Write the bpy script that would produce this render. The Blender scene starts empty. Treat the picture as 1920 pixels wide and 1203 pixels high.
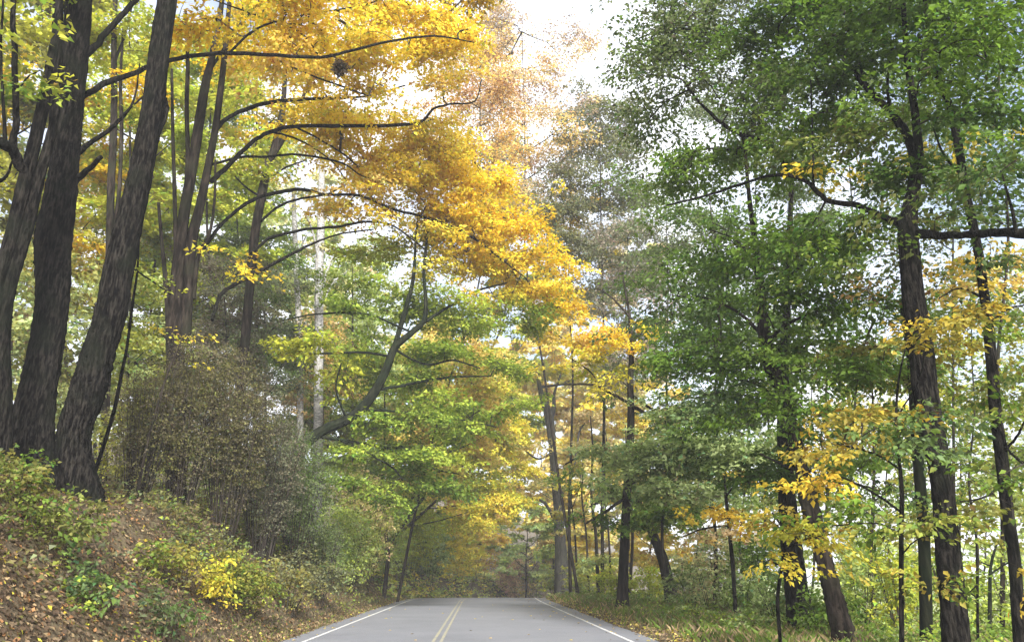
import bpy, math, zlib
import numpy as np
from mathutils import Vector, Matrix

SC = bpy.context.scene
COL = SC.collection
RNG = np.random.default_rng(7)

# ------------------------------------------------------------------ camera, sky, sun, exposure
F = 1450.0                                   # focal length in pixels of a 1920 wide picture
PITCH = math.atan(473.0 / F)
YAW = math.atan(65.0 * math.cos(PITCH) / F)
EYE = np.array([0.0, 0.0, 1.42])
cam_d = bpy.data.cameras.new('camera')
cam = bpy.data.objects.new('camera', cam_d)
COL.objects.link(cam)
cam_d.sensor_width = 36.0
cam_d.lens = F / 1920 * 36.0
cam_d.clip_start = 0.1
cam_d.clip_end = 3000
cam.location = EYE
cam.rotation_euler = (math.pi / 2 + PITCH, 0, -YAW)
SC.camera = cam

SUN_EL, SUN_AZ = math.radians(31), math.radians(170)       # azimuth clockwise from the road's heading
world = bpy.data.worlds.new('World')
SC.world = world
world.use_nodes = True
wn, wl = world.node_tree.nodes, world.node_tree.links
wn.clear()
w_out = wn.new('ShaderNodeOutputWorld')
w_bg = wn.new('ShaderNodeBackground')
w_sky = wn.new('ShaderNodeTexSky')
w_sky.sky_type = 'NISHITA'
w_sky.sun_disc = False
w_sky.sun_elevation = SUN_EL
w_sky.sun_rotation = SUN_AZ
w_sky.air_density = 1.0
w_sky.dust_density = 3.0
# thin bright overcast: most of the blue sky is covered with pale cloud
w_tc = wn.new('ShaderNodeTexCoord')
w_no = wn.new('ShaderNodeTexNoise')
w_no.inputs['Scale'].default_value = 2.6
w_no.inputs['Detail'].default_value = 6
w_ra = wn.new('ShaderNodeMapRange')
w_ra.inputs['From Min'].default_value = 0.36
w_ra.inputs['From Max'].default_value = 0.58
w_ra.inputs['To Min'].default_value = 0.12
w_ra.inputs['To Max'].default_value = 1.0
w_mx = wn.new('ShaderNodeMix')
w_mx.data_type = 'RGBA'
w_mx.inputs['B'].default_value = (6.0, 6.1, 6.6, 1)
wl.new(w_tc.outputs['Generated'], w_no.inputs['Vector'])
wl.new(w_no.outputs['Fac'], w_ra.inputs['Value'])
wl.new(w_ra.outputs['Result'], w_mx.inputs['Factor'])
wl.new(w_sky.outputs['Color'], w_mx.inputs['A'])
wl.new(w_mx.outputs['Result'], w_bg.inputs['Color'])
wl.new(w_bg.outputs['Background'], w_out.inputs['Surface'])
w_bg.inputs['Strength'].default_value = 0.055

sun_d = bpy.data.lights.new('sun', 'SUN')
sun_d.energy = 2.5
sun_d.angle = math.radians(14)
sun_d.color = (1.0, 0.965, 0.91)
sun = bpy.data.objects.new('sun', sun_d)
COL.objects.link(sun)
_sd = Vector((math.sin(SUN_AZ) * math.cos(SUN_EL), math.cos(SUN_AZ) * math.cos(SUN_EL), math.sin(SUN_EL)))
sun.rotation_euler = _sd.to_track_quat('Z', 'Y').to_euler()
sun.location = (0, 0, 60)

SC.view_settings.view_transform = 'Standard'
SC.view_settings.look = 'None'
SC.view_settings.gamma = 1.0
SC.view_settings.exposure = 2.45
SC.view_settings.use_curve_mapping = False
HAZE = .0009                                   # density of the air, per metre
SC.render.engine = 'CYCLES'
cy = SC.cycles
cy.max_bounces = 12
cy.diffuse_bounces = 9
cy.transmission_bounces = 6
cy.glossy_bounces = 2
cy.caustics_reflective = cy.caustics_refractive = False

# ------------------------------------------------------------------ projection and terrain
_cp, _sp, _cy, _sy = math.cos(PITCH), math.sin(PITCH), math.cos(YAW), math.sin(YAW)


def at(px, py, d):
    """The place seen at a pixel of the 1920x1203 photograph, d metres away measured along the ground."""
    u, v = (px - 960.0), (601.5 - py)
    fw = F * _cp - v * _sp
    up = v * _cp + F * _sp
    x, y = u * _cy + fw * _sy, fw * _cy - u * _sy
    h = math.hypot(x, y)
    return EYE + np.array([x, y, up]) * (d / h)


def px_size(px, py, d):
    """Metres per photograph pixel there."""
    return float(np.linalg.norm(at(px + 1, py, d) - at(px, py, d)))


def smooth(a, lo, hi):
    t = np.clip((a - lo) / (hi - lo), 0, 1)
    return t * t * (3 - 2 * t)


def bend(y):
    y = np.asarray(y, float)
    t = np.clip(y - 42, 0, 60)
    return 0.0030 * t * t + np.clip(y - 102, 0, 400) * 0.36


def dip(y):
    y = np.asarray(y, float)
    t = np.clip(y - 45, 0, 22)
    return -0.00125 * t * t - 0.055 * np.clip(y - 67, 0, 40)


def wob(x, y):
    return (np.sin(x * 1.31 + y * .57) * .5 + np.sin(x * 2.7 - y * 1.9 + 1.3) * .28 + np.sin(y * 3.3 + x * .9 + 4) * .22
            + np.sin(x * 5.1 + y * 4.3) * .12)


def gz(x, y):
    x, y = np.asarray(x, float), np.asarray(y, float)
    xr = x - bend(y)
    base = dip(y)
    s = -4.5 - xr
    sp = np.clip(s, 0, None)
    steep = np.where(sp < 2.9, 1.02 * sp, 1.02 * 2.9 + 0.30 * (sp - 2.9))
    steep = np.where(sp < .5, 1.02 * sp * sp, steep - .255 * smooth(sp, .4, .6))
    steep = np.minimum(steep, 24)
    bank = steep + wob(x, y) * .16 * smooth(sp, 0.2, 1.6)
    t = xr - 4.25
    tp = np.clip(t, 0, None)
    right = -0.055 * np.clip(tp - 6.5, 0, 60) + wob(x, y) * .05 * smooth(tp, .3, 2.5) + 0.05 * smooth(tp, .5, 2)
    hill = 0.03 * np.clip(y - 118, 0, 120) * smooth(x, 70, 25)
    under = -0.10 * (1 - smooth(np.maximum(s, t), -0.35, 0.05))
    return base + bank + right + hill + under


# ------------------------------------------------------------------ meshes
class Acc:
    def __init__(self):
        self.v, self.q, self.t, self.n, self.qc, self.tc = [], [], [], 0, [], []

    def add(self, v, quads=None, tris=None, qc=None, tc=None):
        v = np.asarray(v, np.float32)
        if quads is not None and len(quads):
            self.q.append(np.asarray(quads, np.int32) + self.n)
            self.qc.append(np.broadcast_to(np.asarray(qc if qc is not None else (.5, .5, .5), np.float32), (len(quads), 3)))
        if tris is not None and len(tris):
            self.t.append(np.asarray(tris, np.int32) + self.n)
            self.tc.append(np.broadcast_to(np.asarray(tc if tc is not None else (.5, .5, .5), np.float32), (len(tris), 3)))
        self.v.append(v)
        self.n += len(v)

    def build(self, name, mat, parent=None, color=False, smooth_shade=False, kind=None, origin=None):
        v = np.concatenate(self.v) if self.v else np.zeros((0, 3), np.float32)
        q = np.concatenate(self.q) if self.q else np.zeros((0, 4), np.int32)
        t = np.concatenate(self.t) if self.t else np.zeros((0, 3), np.int32)
        if origin is not None:
            v = v - np.asarray(origin, np.float32)
        me = bpy.data.meshes.new(name)
        me.vertices.add(len(v))
        me.vertices.foreach_set('co', v.ravel())
        li = np.concatenate([q.ravel(), t.ravel()])
        me.loops.add(len(li))
        me.loops.foreach_set('vertex_index', li)
        me.polygons.add(len(q) + len(t))
        me.polygons.foreach_set('loop_start', np.concatenate([np.arange(len(q)) * 4, len(q) * 4 + np.arange(len(t)) * 3]).astype(np.int32))
        if smooth_shade:
            me.polygons.foreach_set('use_smooth', np.ones(len(q) + len(t), bool))
        if color:
            at_ = me.attributes.new('tint', 'FLOAT_COLOR', 'FACE')
            c = np.concatenate(self.qc + self.tc)
            at_.data.foreach_set('color', np.concatenate([c, np.ones((len(c), 1), np.float32)], 1).ravel().astype(np.float32))
        me.update(calc_edges=True)
        me.materials.append(mat)
        o = bpy.data.objects.new(name, me)
        COL.objects.link(o)
        if origin is not None and parent is None:
            o.location = origin
        if parent is not None:
            o.parent = parent
        if kind:
            o['kind'] = kind
        return o


def tag(o, label, cat, group=None):
    o['label'] = label
    o['category'] = cat
    if group:
        o['group'] = group
    return o


def thing(name, label, cat, loc, group=None):
    o = bpy.data.objects.new(name, None)
    o.empty_display_size = 0.3
    COL.objects.link(o)
    o.location = loc
    return tag(o, label, cat, group)


def spline(p, n):
    """Catmull-Rom through the rows of p (position and radius together), n steps a piece."""
    p = np.asarray(p, float)
    if len(p) < 3:
        k = np.linspace(0, 1, n + 1)[:, None]
        return p[0] * (1 - k) + p[-1] * k
    e = np.vstack([2 * p[0] - p[1], p, 2 * p[-1] - p[-2]])
    t = np.linspace(0, 1, n, endpoint=False)[:, None]
    out = []
    for i in range(len(p) - 1):
        a, b, c, d = e[i:i + 4]
        out.append(.5 * (2 * b + (c - a) * t + (2 * a - 5 * b + 4 * c - d) * t ** 2 + (3 * b - a - 3 * c + d) * t ** 3))
    out.append(p[-1:])
    return np.vstack(out)


def tube(acc, pts, rad, sides=8, rough=0.0, seed=0, cap=True):
    pts, rad = np.asarray(pts, float), np.asarray(rad, float)
    n = len(pts)
    tg = np.gradient(pts, axis=0)
    tg /= np.linalg.norm(tg, axis=1)[:, None] + 1e-9
    a = np.cross(tg[0], (0.31, 0.9, 0.17))
    a /= np.linalg.norm(a) + 1e-9
    fr = np.empty((n, 3))
    for i in range(n):
        a = a - tg[i] * (a @ tg[i])
        a /= np.linalg.norm(a) + 1e-9
        fr[i] = a
    bi = np.cross(tg, fr)
    th = np.linspace(0, 2 * math.pi, sides, endpoint=False)
    rr = np.repeat(rad[:, None], sides, 1)
    if rough:
        ln = np.concatenate([[0], np.cumsum(np.linalg.norm(np.diff(pts, axis=0), axis=1))])[:, None] / max(rad.max(), .02)
        r = np.random.default_rng(seed)
        w = 0
        for k in range(2, 9):
            w = w + np.sin(k * th[None] + r.uniform(0, 6.3) + ln * r.uniform(-.5, .5)) * r.uniform(.3, 1) / (1 + .25 * k)
        w = w + r.normal(0, .7, (n, sides))
        rr = rr * (1 + rough * w * .35)
        if sides >= 40:                                # furrowed bark
            k1, k2 = int(r.integers(9, 12)), int(r.integers(15, 19))
            wv = ln * .9 + r.uniform(0, 6)
            f = np.sin(k1 * th[None] + 1.3 * np.sin(wv * 1.7)) + .8 * np.sin(k2 * th[None] + 1.6 * np.sin(wv * 2.3 + 2)) + r.normal(0, .5, (n, sides))
            lm = ln * max(rad.max(), .02)
            root = np.exp(-np.clip(lm - .35, 0, None) / .42)
            rr = rr * (1 + .03 * f + root * (.16 + .20 * np.sin(5 * th[None] + r.uniform(0, 6)) + .12 * np.sin(3 * th[None] + r.uniform(0, 6))))
    v = pts[:, None] + rr[..., None] * (np.cos(th)[None, :, None] * fr[:, None] + np.sin(th)[None, :, None] * bi[:, None])
    i = np.arange(n - 1)[:, None] * sides
    j = np.arange(sides)[None]
    k = (j + 1) % sides
    q = np.stack([i + j, i + k, i + sides + k, i + sides + j], -1).reshape(-1, 4)
    vv = v.reshape(-1, 3)
    tr = None
    if cap:
        vv = np.vstack([vv, pts[-1:] + tg[-1:] * rad[-1] * .5])
        b = (n - 1) * sides
        tr = np.stack([b + np.arange(sides), b + (np.arange(sides) + 1) % sides, np.full(sides, n * sides)], -1)
    acc.add(vv, q, tr)


def tube3(acc, P, R):
    """Many thin three-sided twigs at once: P (n,m,3), R (n,m)."""
    n, m = R.shape
    if n == 0:
        return
    tg = np.gradient(P, axis=1)
    tg /= np.linalg.norm(tg, axis=2, keepdims=True) + 1e-9
    a = np.cross(tg, np.array([.37, .21, .9]))
    a /= np.linalg.norm(a, axis=2, keepdims=True) + 1e-9
    b = np.cross(tg, a)
    th = np.array([0, 2.0944, 4.1888])
    v = P[:, :, None] + R[:, :, None, None] * (np.cos(th)[None, None, :, None] * a[:, :, None] + np.sin(th)[None, None, :, None] * b[:, :, None])
    base = np.arange(n)[:, None, None] * (m * 3)
    i = np.arange(m - 1)[None, :, None] * 3
    j = np.arange(3)[None, None]
    k = (j + 1) % 3
    q = np.stack([base + i + j, base + i + k, base + i + 3 + k, base + i + 3 + j], -1).reshape(-1, 4)
    acc.add(v.reshape(-1, 3), q)


# leaf colours (linear reflectance)
PAL = {k: np.array(v) for k, v in dict(
    gold=(.84, .56, .03), yel=(.84, .64, .08), ylg=(.44, .44, .05), lim=(.40, .48, .065), grn=(.145, .225, .034), mid=(.115, .195, .022),
    drk=(.062, .115, .018), blu=(.10, .15, .065), gry=(.17, .19, .11), sage=(.42, .50, .22), orn=(.86, .60, .20), och=(.56, .37, .035), rus=(.38, .20, .09),
    brn=(.145, .12, .085), pal=(.78, .66, .33), pnk=(.62, .38, .34), olv=(.28, .25, .05), tan=(.60, .46, .26), mau=(.42, .34, .31),
    oli=(.17, .17, .05)).items()}


def leaves(acc, C, out, r, per, L, colA, colB, flat=.35, wid=.58, droop=.25, mix=None, jit=.17, one=False):
    """Sprays of folded leaves: C (n,3) spray bases, out (n,3) the way each points, r (n) its length."""
    n = len(C)
    if n == 0:
        return
    out = out / (np.linalg.norm(out, axis=1)[:, None] + 1e-9)
    nr = RNG.normal(0, flat * .55, (n, 3)) + np.array([0, 0, 1.0])
    nr -= out * np.sum(nr * out, 1)[:, None]
    nr /= np.linalg.norm(nr, axis=1)[:, None] + 1e-9
    sd = np.cross(nr, out)
    u = RNG.uniform(-.45, 1.0, (n, per))
    vmax = .62 * np.sqrt(np.clip(1 - ((u - .15) / .95) ** 2, .05, 1))
    v = RNG.uniform(-1, 1, (n, per)) * vmax
    w = RNG.normal(0, .11, (n, per)) - droop * u * u * .5
    p = C[:, None] + r[:, None, None] * (u[..., None] * out[:, None] + v[..., None] * sd[:, None] + w[..., None] * nr[:, None])
    p = p.reshape(-1, 3)
    N = n * per
    d = (out[:, None] * RNG.normal(.7, .5, (n, per, 1)) + sd[:, None] * (v[..., None] * 1.2 + RNG.normal(0, .5, (n, per, 1)))).reshape(-1, 3)
    d[:, 2] -= np.abs(RNG.normal(droop, .25, N))
    d /= np.linalg.norm(d, axis=1)[:, None] + 1e-9
    nn = np.repeat(nr, per, 0) + RNG.normal(0, flat + .15, (N, 3))
    nn -= d * np.sum(nn * d, 1)[:, None]
    nn /= np.linalg.norm(nn, axis=1)[:, None] + 1e-9
    s = np.cross(nn, d)
    l = (L * RNG.uniform(.5, 1.4, N))[:, None]
    hw = l * wid * .5
    v0, v2 = p, p + d * l - nn * l * .12
    v1, v3 = p + d * l * .45 + s * hw + nn * l * .1, p + d * l * .45 - s * hw + nn * l * .1
    V = np.stack([v0, v1, v2, v3], 1).reshape(-1, 3)
    i = np.arange(N)[:, None] * 4
    T = np.concatenate([i + [0, 3, 2], i + [0, 2, 1]], 1).reshape(-1, 3)
    one = one or L > .12                                  # far leaves, two or three pixels long: one face each
    if one:
        V = np.stack([p + d * l * .15 + s * hw * 1.35, p + d * l * 1.05, p + d * l * .15 - s * hw * 1.35], 1).reshape(-1, 3)
        T = np.arange(N * 3).reshape(-1, 3)
    if mix is None:
        mix = np.clip(RNG.normal(.45, .3, n), 0, 1)
    m = np.clip(np.repeat(mix, per) + RNG.normal(0, .22, N), 0, 1)[:, None]
    c = colA * (1 - m) + colB * m
    c = c * (1 + RNG.normal(0, jit, (N, 1))).clip(.45, 1.6) * (1 + RNG.normal(0, .12, n).repeat(per)[:, None])
    odd = RNG.uniform(0, 1, N)                      # a few greener and a few browned leaves
    c[odd < .06] *= [.55, .82, .9]
    c[odd > .96] *= [.60, .42, .6]
    acc.add(V, None, T, None, np.repeat(np.clip(c, .008, .85), 1 if one else 2, 0))


# ------------------------------------------------------------------ materials
def new_mat(name):
    m = bpy.data.materials.new(name)
    m.use_nodes = True
    nt = m.node_tree
    nt.nodes.clear()
    return m, nt.nodes, nt.links


def leaf_mat():
    m, n, l = new_mat('leaf')
    out = n.new('ShaderNodeOutputMaterial')
    at_ = n.new('ShaderNodeAttribute')
    at_.attribute_name = 'tint'
    df = n.new('ShaderNodeBsdfPrincipled')
    df.inputs['Roughness'].default_value = .6
    df.inputs['Specular IOR Level'].default_value = .18
    tr = n.new('ShaderNodeBsdfTranslucent')
    mul = n.new('ShaderNodeMix')
    mul.data_type = 'RGBA'
    mul.blend_type = 'MULTIPLY'
    mul.inputs['Factor'].default_value = 1
    mul.inputs['B'].default_value = (1.0, 1.0, .8, 1)
    mx = n.new('ShaderNodeMixShader')
    mx.inputs['Fac'].default_value = .5
    l.new(at_.outputs['Color'], df.inputs['Base Color'])
    l.new(at_.outputs['Color'], mul.inputs['A'])
    l.new(mul.outputs['Result'], tr.inputs['Color'])
    l.new(df.outputs[0], mx.inputs[1])
    l.new(tr.outputs[0], mx.inputs[2])
    l.new(mx.outputs[0], out.inputs['Surface'])
    return m


def bark_mat(name, c1, c2, c3, scale=9.0, bump=.6, stretch=.18):
    m, n, l = new_mat(name)
    out = n.new('ShaderNodeOutputMaterial')
    pb = n.new('ShaderNodeBsdfPrincipled')
    pb.inputs['Roughness'].default_value = .95
    pb.inputs['Specular IOR Level'].default_value = .05
    tc = n.new('ShaderNodeTexCoord')
    mp = n.new('ShaderNodeMapping')
    mp.inputs['Scale'].default_value = (1, 1, stretch)
    vo = n.new('ShaderNodeTexNoise')
    vo.inputs['Scale'].default_value = scale
    vo.inputs['Detail'].default_value = 5
    vo.inputs['Roughness'].default_value = .62
    n2 = n.new('ShaderNodeTexNoise')
    n2.inputs['Scale'].default_value = 1.7
    n2.inputs['Detail'].default_value = 4
    cr = n.new('ShaderNodeValToRGB')
    cr.color_ramp.elements[0].position = .44
    cr.color_ramp.elements[1].position = .64
    cr.color_ramp.elements[0].color = (*c1, 1)
    cr.color_ramp.elements[1].color = (*c2, 1)
    mr = n.new('ShaderNodeMapRange')
    mr.inputs['From Min'].default_value = .47
    mr.inputs['From Max'].default_value = .68
    mr.inputs['To Max'].default_value = .75
    mx = n.new('ShaderNodeMix')
    mx.data_type = 'RGBA'
    mx.inputs['B'].default_value = (*c3, 1)
    bp = n.new('ShaderNodeBump')
    bp.inputs['Strength'].default_value = bump
    bp.inputs['Distance'].default_value = .09
    l.new(tc.outputs['Object'], mp.inputs['Vector'])
    l.new(mp.outputs['Vector'], vo.inputs['Vector'])
    l.new(tc.outputs['Object'], n2.inputs['Vector'])
    l.new(vo.outputs['Fac'], cr.inputs['Fac'])
    l.new(n2.outputs['Fac'], mr.inputs['Value'])
    l.new(mr.outputs['Result'], mx.inputs['Factor'])
    l.new(cr.outputs['Color'], mx.inputs['A'])
    l.new(mx.outputs['Result'], pb.inputs['Base Color'])
    l.new(vo.outputs['Fac'], bp.inputs['Height'])
    l.new(bp.outputs['Normal'], pb.inputs['Normal'])
    l.new(pb.outputs[0], out.inputs['Surface'])
    return m


def noise_mat(name, stops, scale=3.0, scale2=40.0, rough=.9, bump=.3, spec=.2, fine=.35):
    m, n, l = new_mat(name)
    out = n.new('ShaderNodeOutputMaterial')
    pb = n.new('ShaderNodeBsdfPrincipled')
    pb.inputs['Roughness'].default_value = rough
    pb.inputs['Specular IOR Level'].default_value = spec
    tc = n.new('ShaderNodeTexCoord')
    a = n.new('ShaderNodeTexNoise')
    a.inputs['Scale'].default_value = scale
    a.inputs['Detail'].default_value = 6
    a.inputs['Roughness'].default_value = .65
    b = n.new('ShaderNodeTexNoise')
    b.inputs['Scale'].default_value = scale2
    b.inputs['Detail'].default_value = 3
    ad = n.new('ShaderNodeMix')
    ad.data_type = 'FLOAT'
    ad.inputs['Factor'].default_value = fine
    cr = n.new('ShaderNodeValToRGB')
    el = cr.color_ramp.elements
    while len(el) < len(stops):
        el.new(.5)
    for e, (p, c) in zip(el, stops):
        e.position = p
        e.color = (*c, 1)
    bp = n.new('ShaderNodeBump')
    bp.inputs['Strength'].default_value = bump
    bp.inputs['Distance'].default_value = .03
    for t in (a, b):
        l.new(tc.outputs['Object'], t.inputs['Vector'])
    l.new(a.outputs['Fac'], ad.inputs['A'])
    l.new(b.outputs['Fac'], ad.inputs['B'])
    l.new(ad.outputs['Result'], cr.inputs['Fac'])
    l.new(cr.outputs['Color'], pb.inputs['Base Color'])
    l.new(b.outputs['Fac'], bp.inputs['Height'])
    l.new(bp.outputs['Normal'], pb.inputs['Normal'])
    l.new(pb.outputs[0], out.inputs['Surface'])
    return m


M_LEAF = leaf_mat()
BARK = dict(
    dark=bark_mat('dark_bark', (.0015, .0013, .0012), (.028, .025, .021), (.008, .010, .006), 22, 1.0),
    mid=bark_mat('brown_bark', (.010, .008, .0065), (.045, .036, .029), (.022, .024, .015), 10, .7),
    grey=bark_mat('grey_bark', (.045, .043, .04), (.12, .112, .10), (.075, .08, .055), 12, .6),
    birch=bark_mat('pale_birch_bark', (.15, .15, .15), (.42, .41, .40), (.28, .27, .25), 7, .3, 2.2),
    green=bark_mat('mossy_bark', (.006, .008, .005), (.020, .022, .013), (.012, .020, .009), 8, .7),
    twig=bark_mat('twig_bark', (.02, .016, .013), (.05, .042, .035), (.04, .04, .03), 14, .2),
)
M_TERRAIN = noise_mat('leaf_mould', [(.30, (.03, .024, .016)), (.44, (.074, .057, .036)), (.54, (.105, .082, .048)), (.64, (.072, .075, .034))], 1.1, 30, .95, .8)
M_ASPHALT = noise_mat('asphalt', [(.30, (.115, .119, .134)), (.5, (.155, .160, .180)), (.70, (.195, .199, .218))], .45, 130, .62, .3, .4, .45)
M_WHITE = noise_mat('white_road_paint', [(.38, (.24, .24, .25)), (.50, (.52, .52, .51)), (.7, (.66, .66, .64))], 6, 90, .6, .1)
M_YELLOW = noise_mat('yellow_road_paint', [(.42, (.20, .20, .19)), (.58, (.32, .295, .19)), (.74, (.38, .34, .20))], 5, 90, .6, .1)
M_FIELD = noise_mat('meadow_grass', [(.3, (.12, .17, .05)), (.5, (.24, .27, .10)), (.7, (.34, .33, .16))], .12, 5, .95, .5)

# ------------------------------------------------------------------ ground and road
def grid_axis(parts):
    return np.unique(np.concatenate([np.arange(a, b, s) for a, b, s in parts]))


def build_ground():
    xs = grid_axis([(-420, -60, 20), (-60, -16, 2), (-16, -3, .3), (-3, 4, 1), (4, 14, .4), (14, 60, 2.5), (60, 421, 20)])
    ys = grid_axis([(-40, 4, 3), (4, 34, .4), (34, 110, 1.2), (110, 200, 6), (200, 641, 20)])
    X, Y = np.meshgrid(xs, ys)
    Xb = X + bend(Y)
    Z = gz(Xb, Y)
    v = np.stack([Xb, Y, Z], -1).reshape(-1, 3)
    nx = len(xs)
    i = (np.arange(len(ys) - 1)[:, None] * nx + np.arange(nx - 1)[None]).ravel()
    a = Acc()
    a.add(v, np.stack([i, i + 1, i + 1 + nx, i + nx], -1))
    o = a.build('ground', M_TERRAIN, smooth_shade=True, kind='structure')
    o.data.materials.append(M_FIELD)
    cx = (X[:-1, :-1] + X[1:, 1:]).ravel() / 2
    o.data.polygons.foreach_set('material_index', (cx > 14).astype(np.int32))
    tag(o, 'leaf covered ground: steep wooded bank beside the road and meadow on the other side', 'ground')
    del o['category']
    return o


build_ground()


def strip(acc, x0, x1, y0, y1, lift, thick=0, step=1.0, wob_=0.0, crown=True):
    ys = np.arange(y0, y1 + .01, step)
    nx = 2 if x1 - x0 < .5 else 9
    fr = np.linspace(0, 1, nx)
    b = bend(ys)[:, None]
    e0, e1 = x0 + wob_ * np.sin(ys * .7) , x1 + wob_ * np.sin(ys * .9 + 2)
    xx = (e0[:, None] * (1 - fr) + e1[:, None] * fr)
    z = dip(ys)[:, None] + lift - (0.0016 * (xx + .3) ** 2 if crown else 0)
    v = np.stack([xx + b, np.broadcast_to(ys[:, None], xx.shape), z], -1).reshape(-1, 3)
    i = (np.arange(len(ys) - 1)[:, None] * nx + np.arange(nx - 1)[None]).ravel()
    acc.add(v, np.stack([i, i + 1, i + 1 + nx, i + nx], -1))
    if thick:
        for k, flip in ((0, 1), (nx - 1, 0)):
            top = v.reshape(len(ys), nx, 3)[:, k]
            bot = top - [0, 0, thick]
            vv = np.stack([top, bot], 1).reshape(-1, 3)
            j = np.arange(len(ys) - 1) * 2
            q = np.stack([j, j + 1, j + 3, j + 2], -1)
            acc.add(vv, q if flip else q[:, ::-1])


a = Acc()
strip(a, -4.35, 4.05, -30, 180, 0.02, .25, 1.0, .05)
road = a.build('road', M_ASPHALT, kind='structure')
road['label'] = 'grey asphalt two lane road running up to a crest'
for x0, x1, m, nm in ((-3.82, -3.735, M_WHITE, 'edge_line'), (3.37, 3.455, M_WHITE, 'edge_line'), (-.97, -.905, M_YELLOW, 'centre_line'), (-.80, -.735, M_YELLOW, 'centre_line')):
    a = Acc()
    strip(a, x0, x1, -30, 180, 0.025)
    o = a.build(nm, m, road)

# ------------------------------------------------------------------ trees
def rng_for(s):
    return np.random.default_rng(zlib.crc32(s.encode()))


def grow(nodes, C, r, twig_acc, rscale=1.0):
    """Joins every spray base to the nearest branch or earlier twig with a thin bent twig; returns the way each spray points."""
    nodes = [np.asarray(nodes)]
    order = np.argsort(np.min(np.linalg.norm(C[:, None] - nodes[0][None, ::3], axis=2), axis=1)) if len(C) else []
    P = np.empty((len(C), 3, 3))
    own = np.full(sum(len(x) for x in nodes) + len(C) * 2, -1)
    allp = np.empty((len(own), 3))
    k = len(nodes[0])
    allp[:k] = nodes[0]
    par = np.full(len(C), -1)
    outs = np.empty((len(C), 3))
    for i in order:
        c = C[i]
        dv = allp[:k] - c
        dist = np.einsum('ij,ij->i', dv, dv)
        j = int(np.argmin(dist))
        s = allp[j]
        ln = math.sqrt(dist[j])
        mid = (s + c) / 2 + RNG.normal(0, .10, 3) * ln + np.array([0, 0, .10 * ln])
        t = np.linspace(0, 1, 3)[:, None]
        p = (1 - t) ** 2 * s + 2 * t * (1 - t) * mid + t * t * c
        P[i] = p
        par[i] = own[j]
        allp[k:k + 2] = p[1:]
        own[k:k + 2] = i
        k += 2
        o = c - s
        outs[i] = o + RNG.normal(0, .35, 3) * max(ln, .2)
    cnt = np.ones(len(C))
    for i in order[::-1]:
        if par[i] >= 0:
            cnt[par[i]] += cnt[i]
    r0 = rscale * .0052 * cnt ** .48
    R = r0[:, None] * np.array([1.0, .78, .5])[None]
    tube3(twig_acc, P, R)
    outs[:, 2] *= .4
    return outs


def blob_points(n, c, rx, ry, rz, rng, plate=0):
    p = rng.normal(0, 1, (n, 3))
    p /= np.linalg.norm(p, axis=1)[:, None]
    p *= (rng.uniform(0, 1, n) ** .45)[:, None]
    if plate:
        m = max(2, n // 13)
        g = rng.integers(0, m, n)
        R = plate * rng.uniform(.6, 1.35, m)[g]
        tilt = rng.normal(0, .22, (m, 2))[g]
        q = rng.normal(0, .5, (n, 3)) * R[:, None]
        q[:, 2] = q[:, 2] * .16 - (q[:, 0] ** 2 + q[:, 1] ** 2) / np.maximum(R, .1) * .13 + q[:, 0] * tilt[:, 0] + q[:, 1] * tilt[:, 1]
        return c + p[:m][g] * [rx, ry, rz] + q
    return c + p * [rx, ry, rz]


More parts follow.
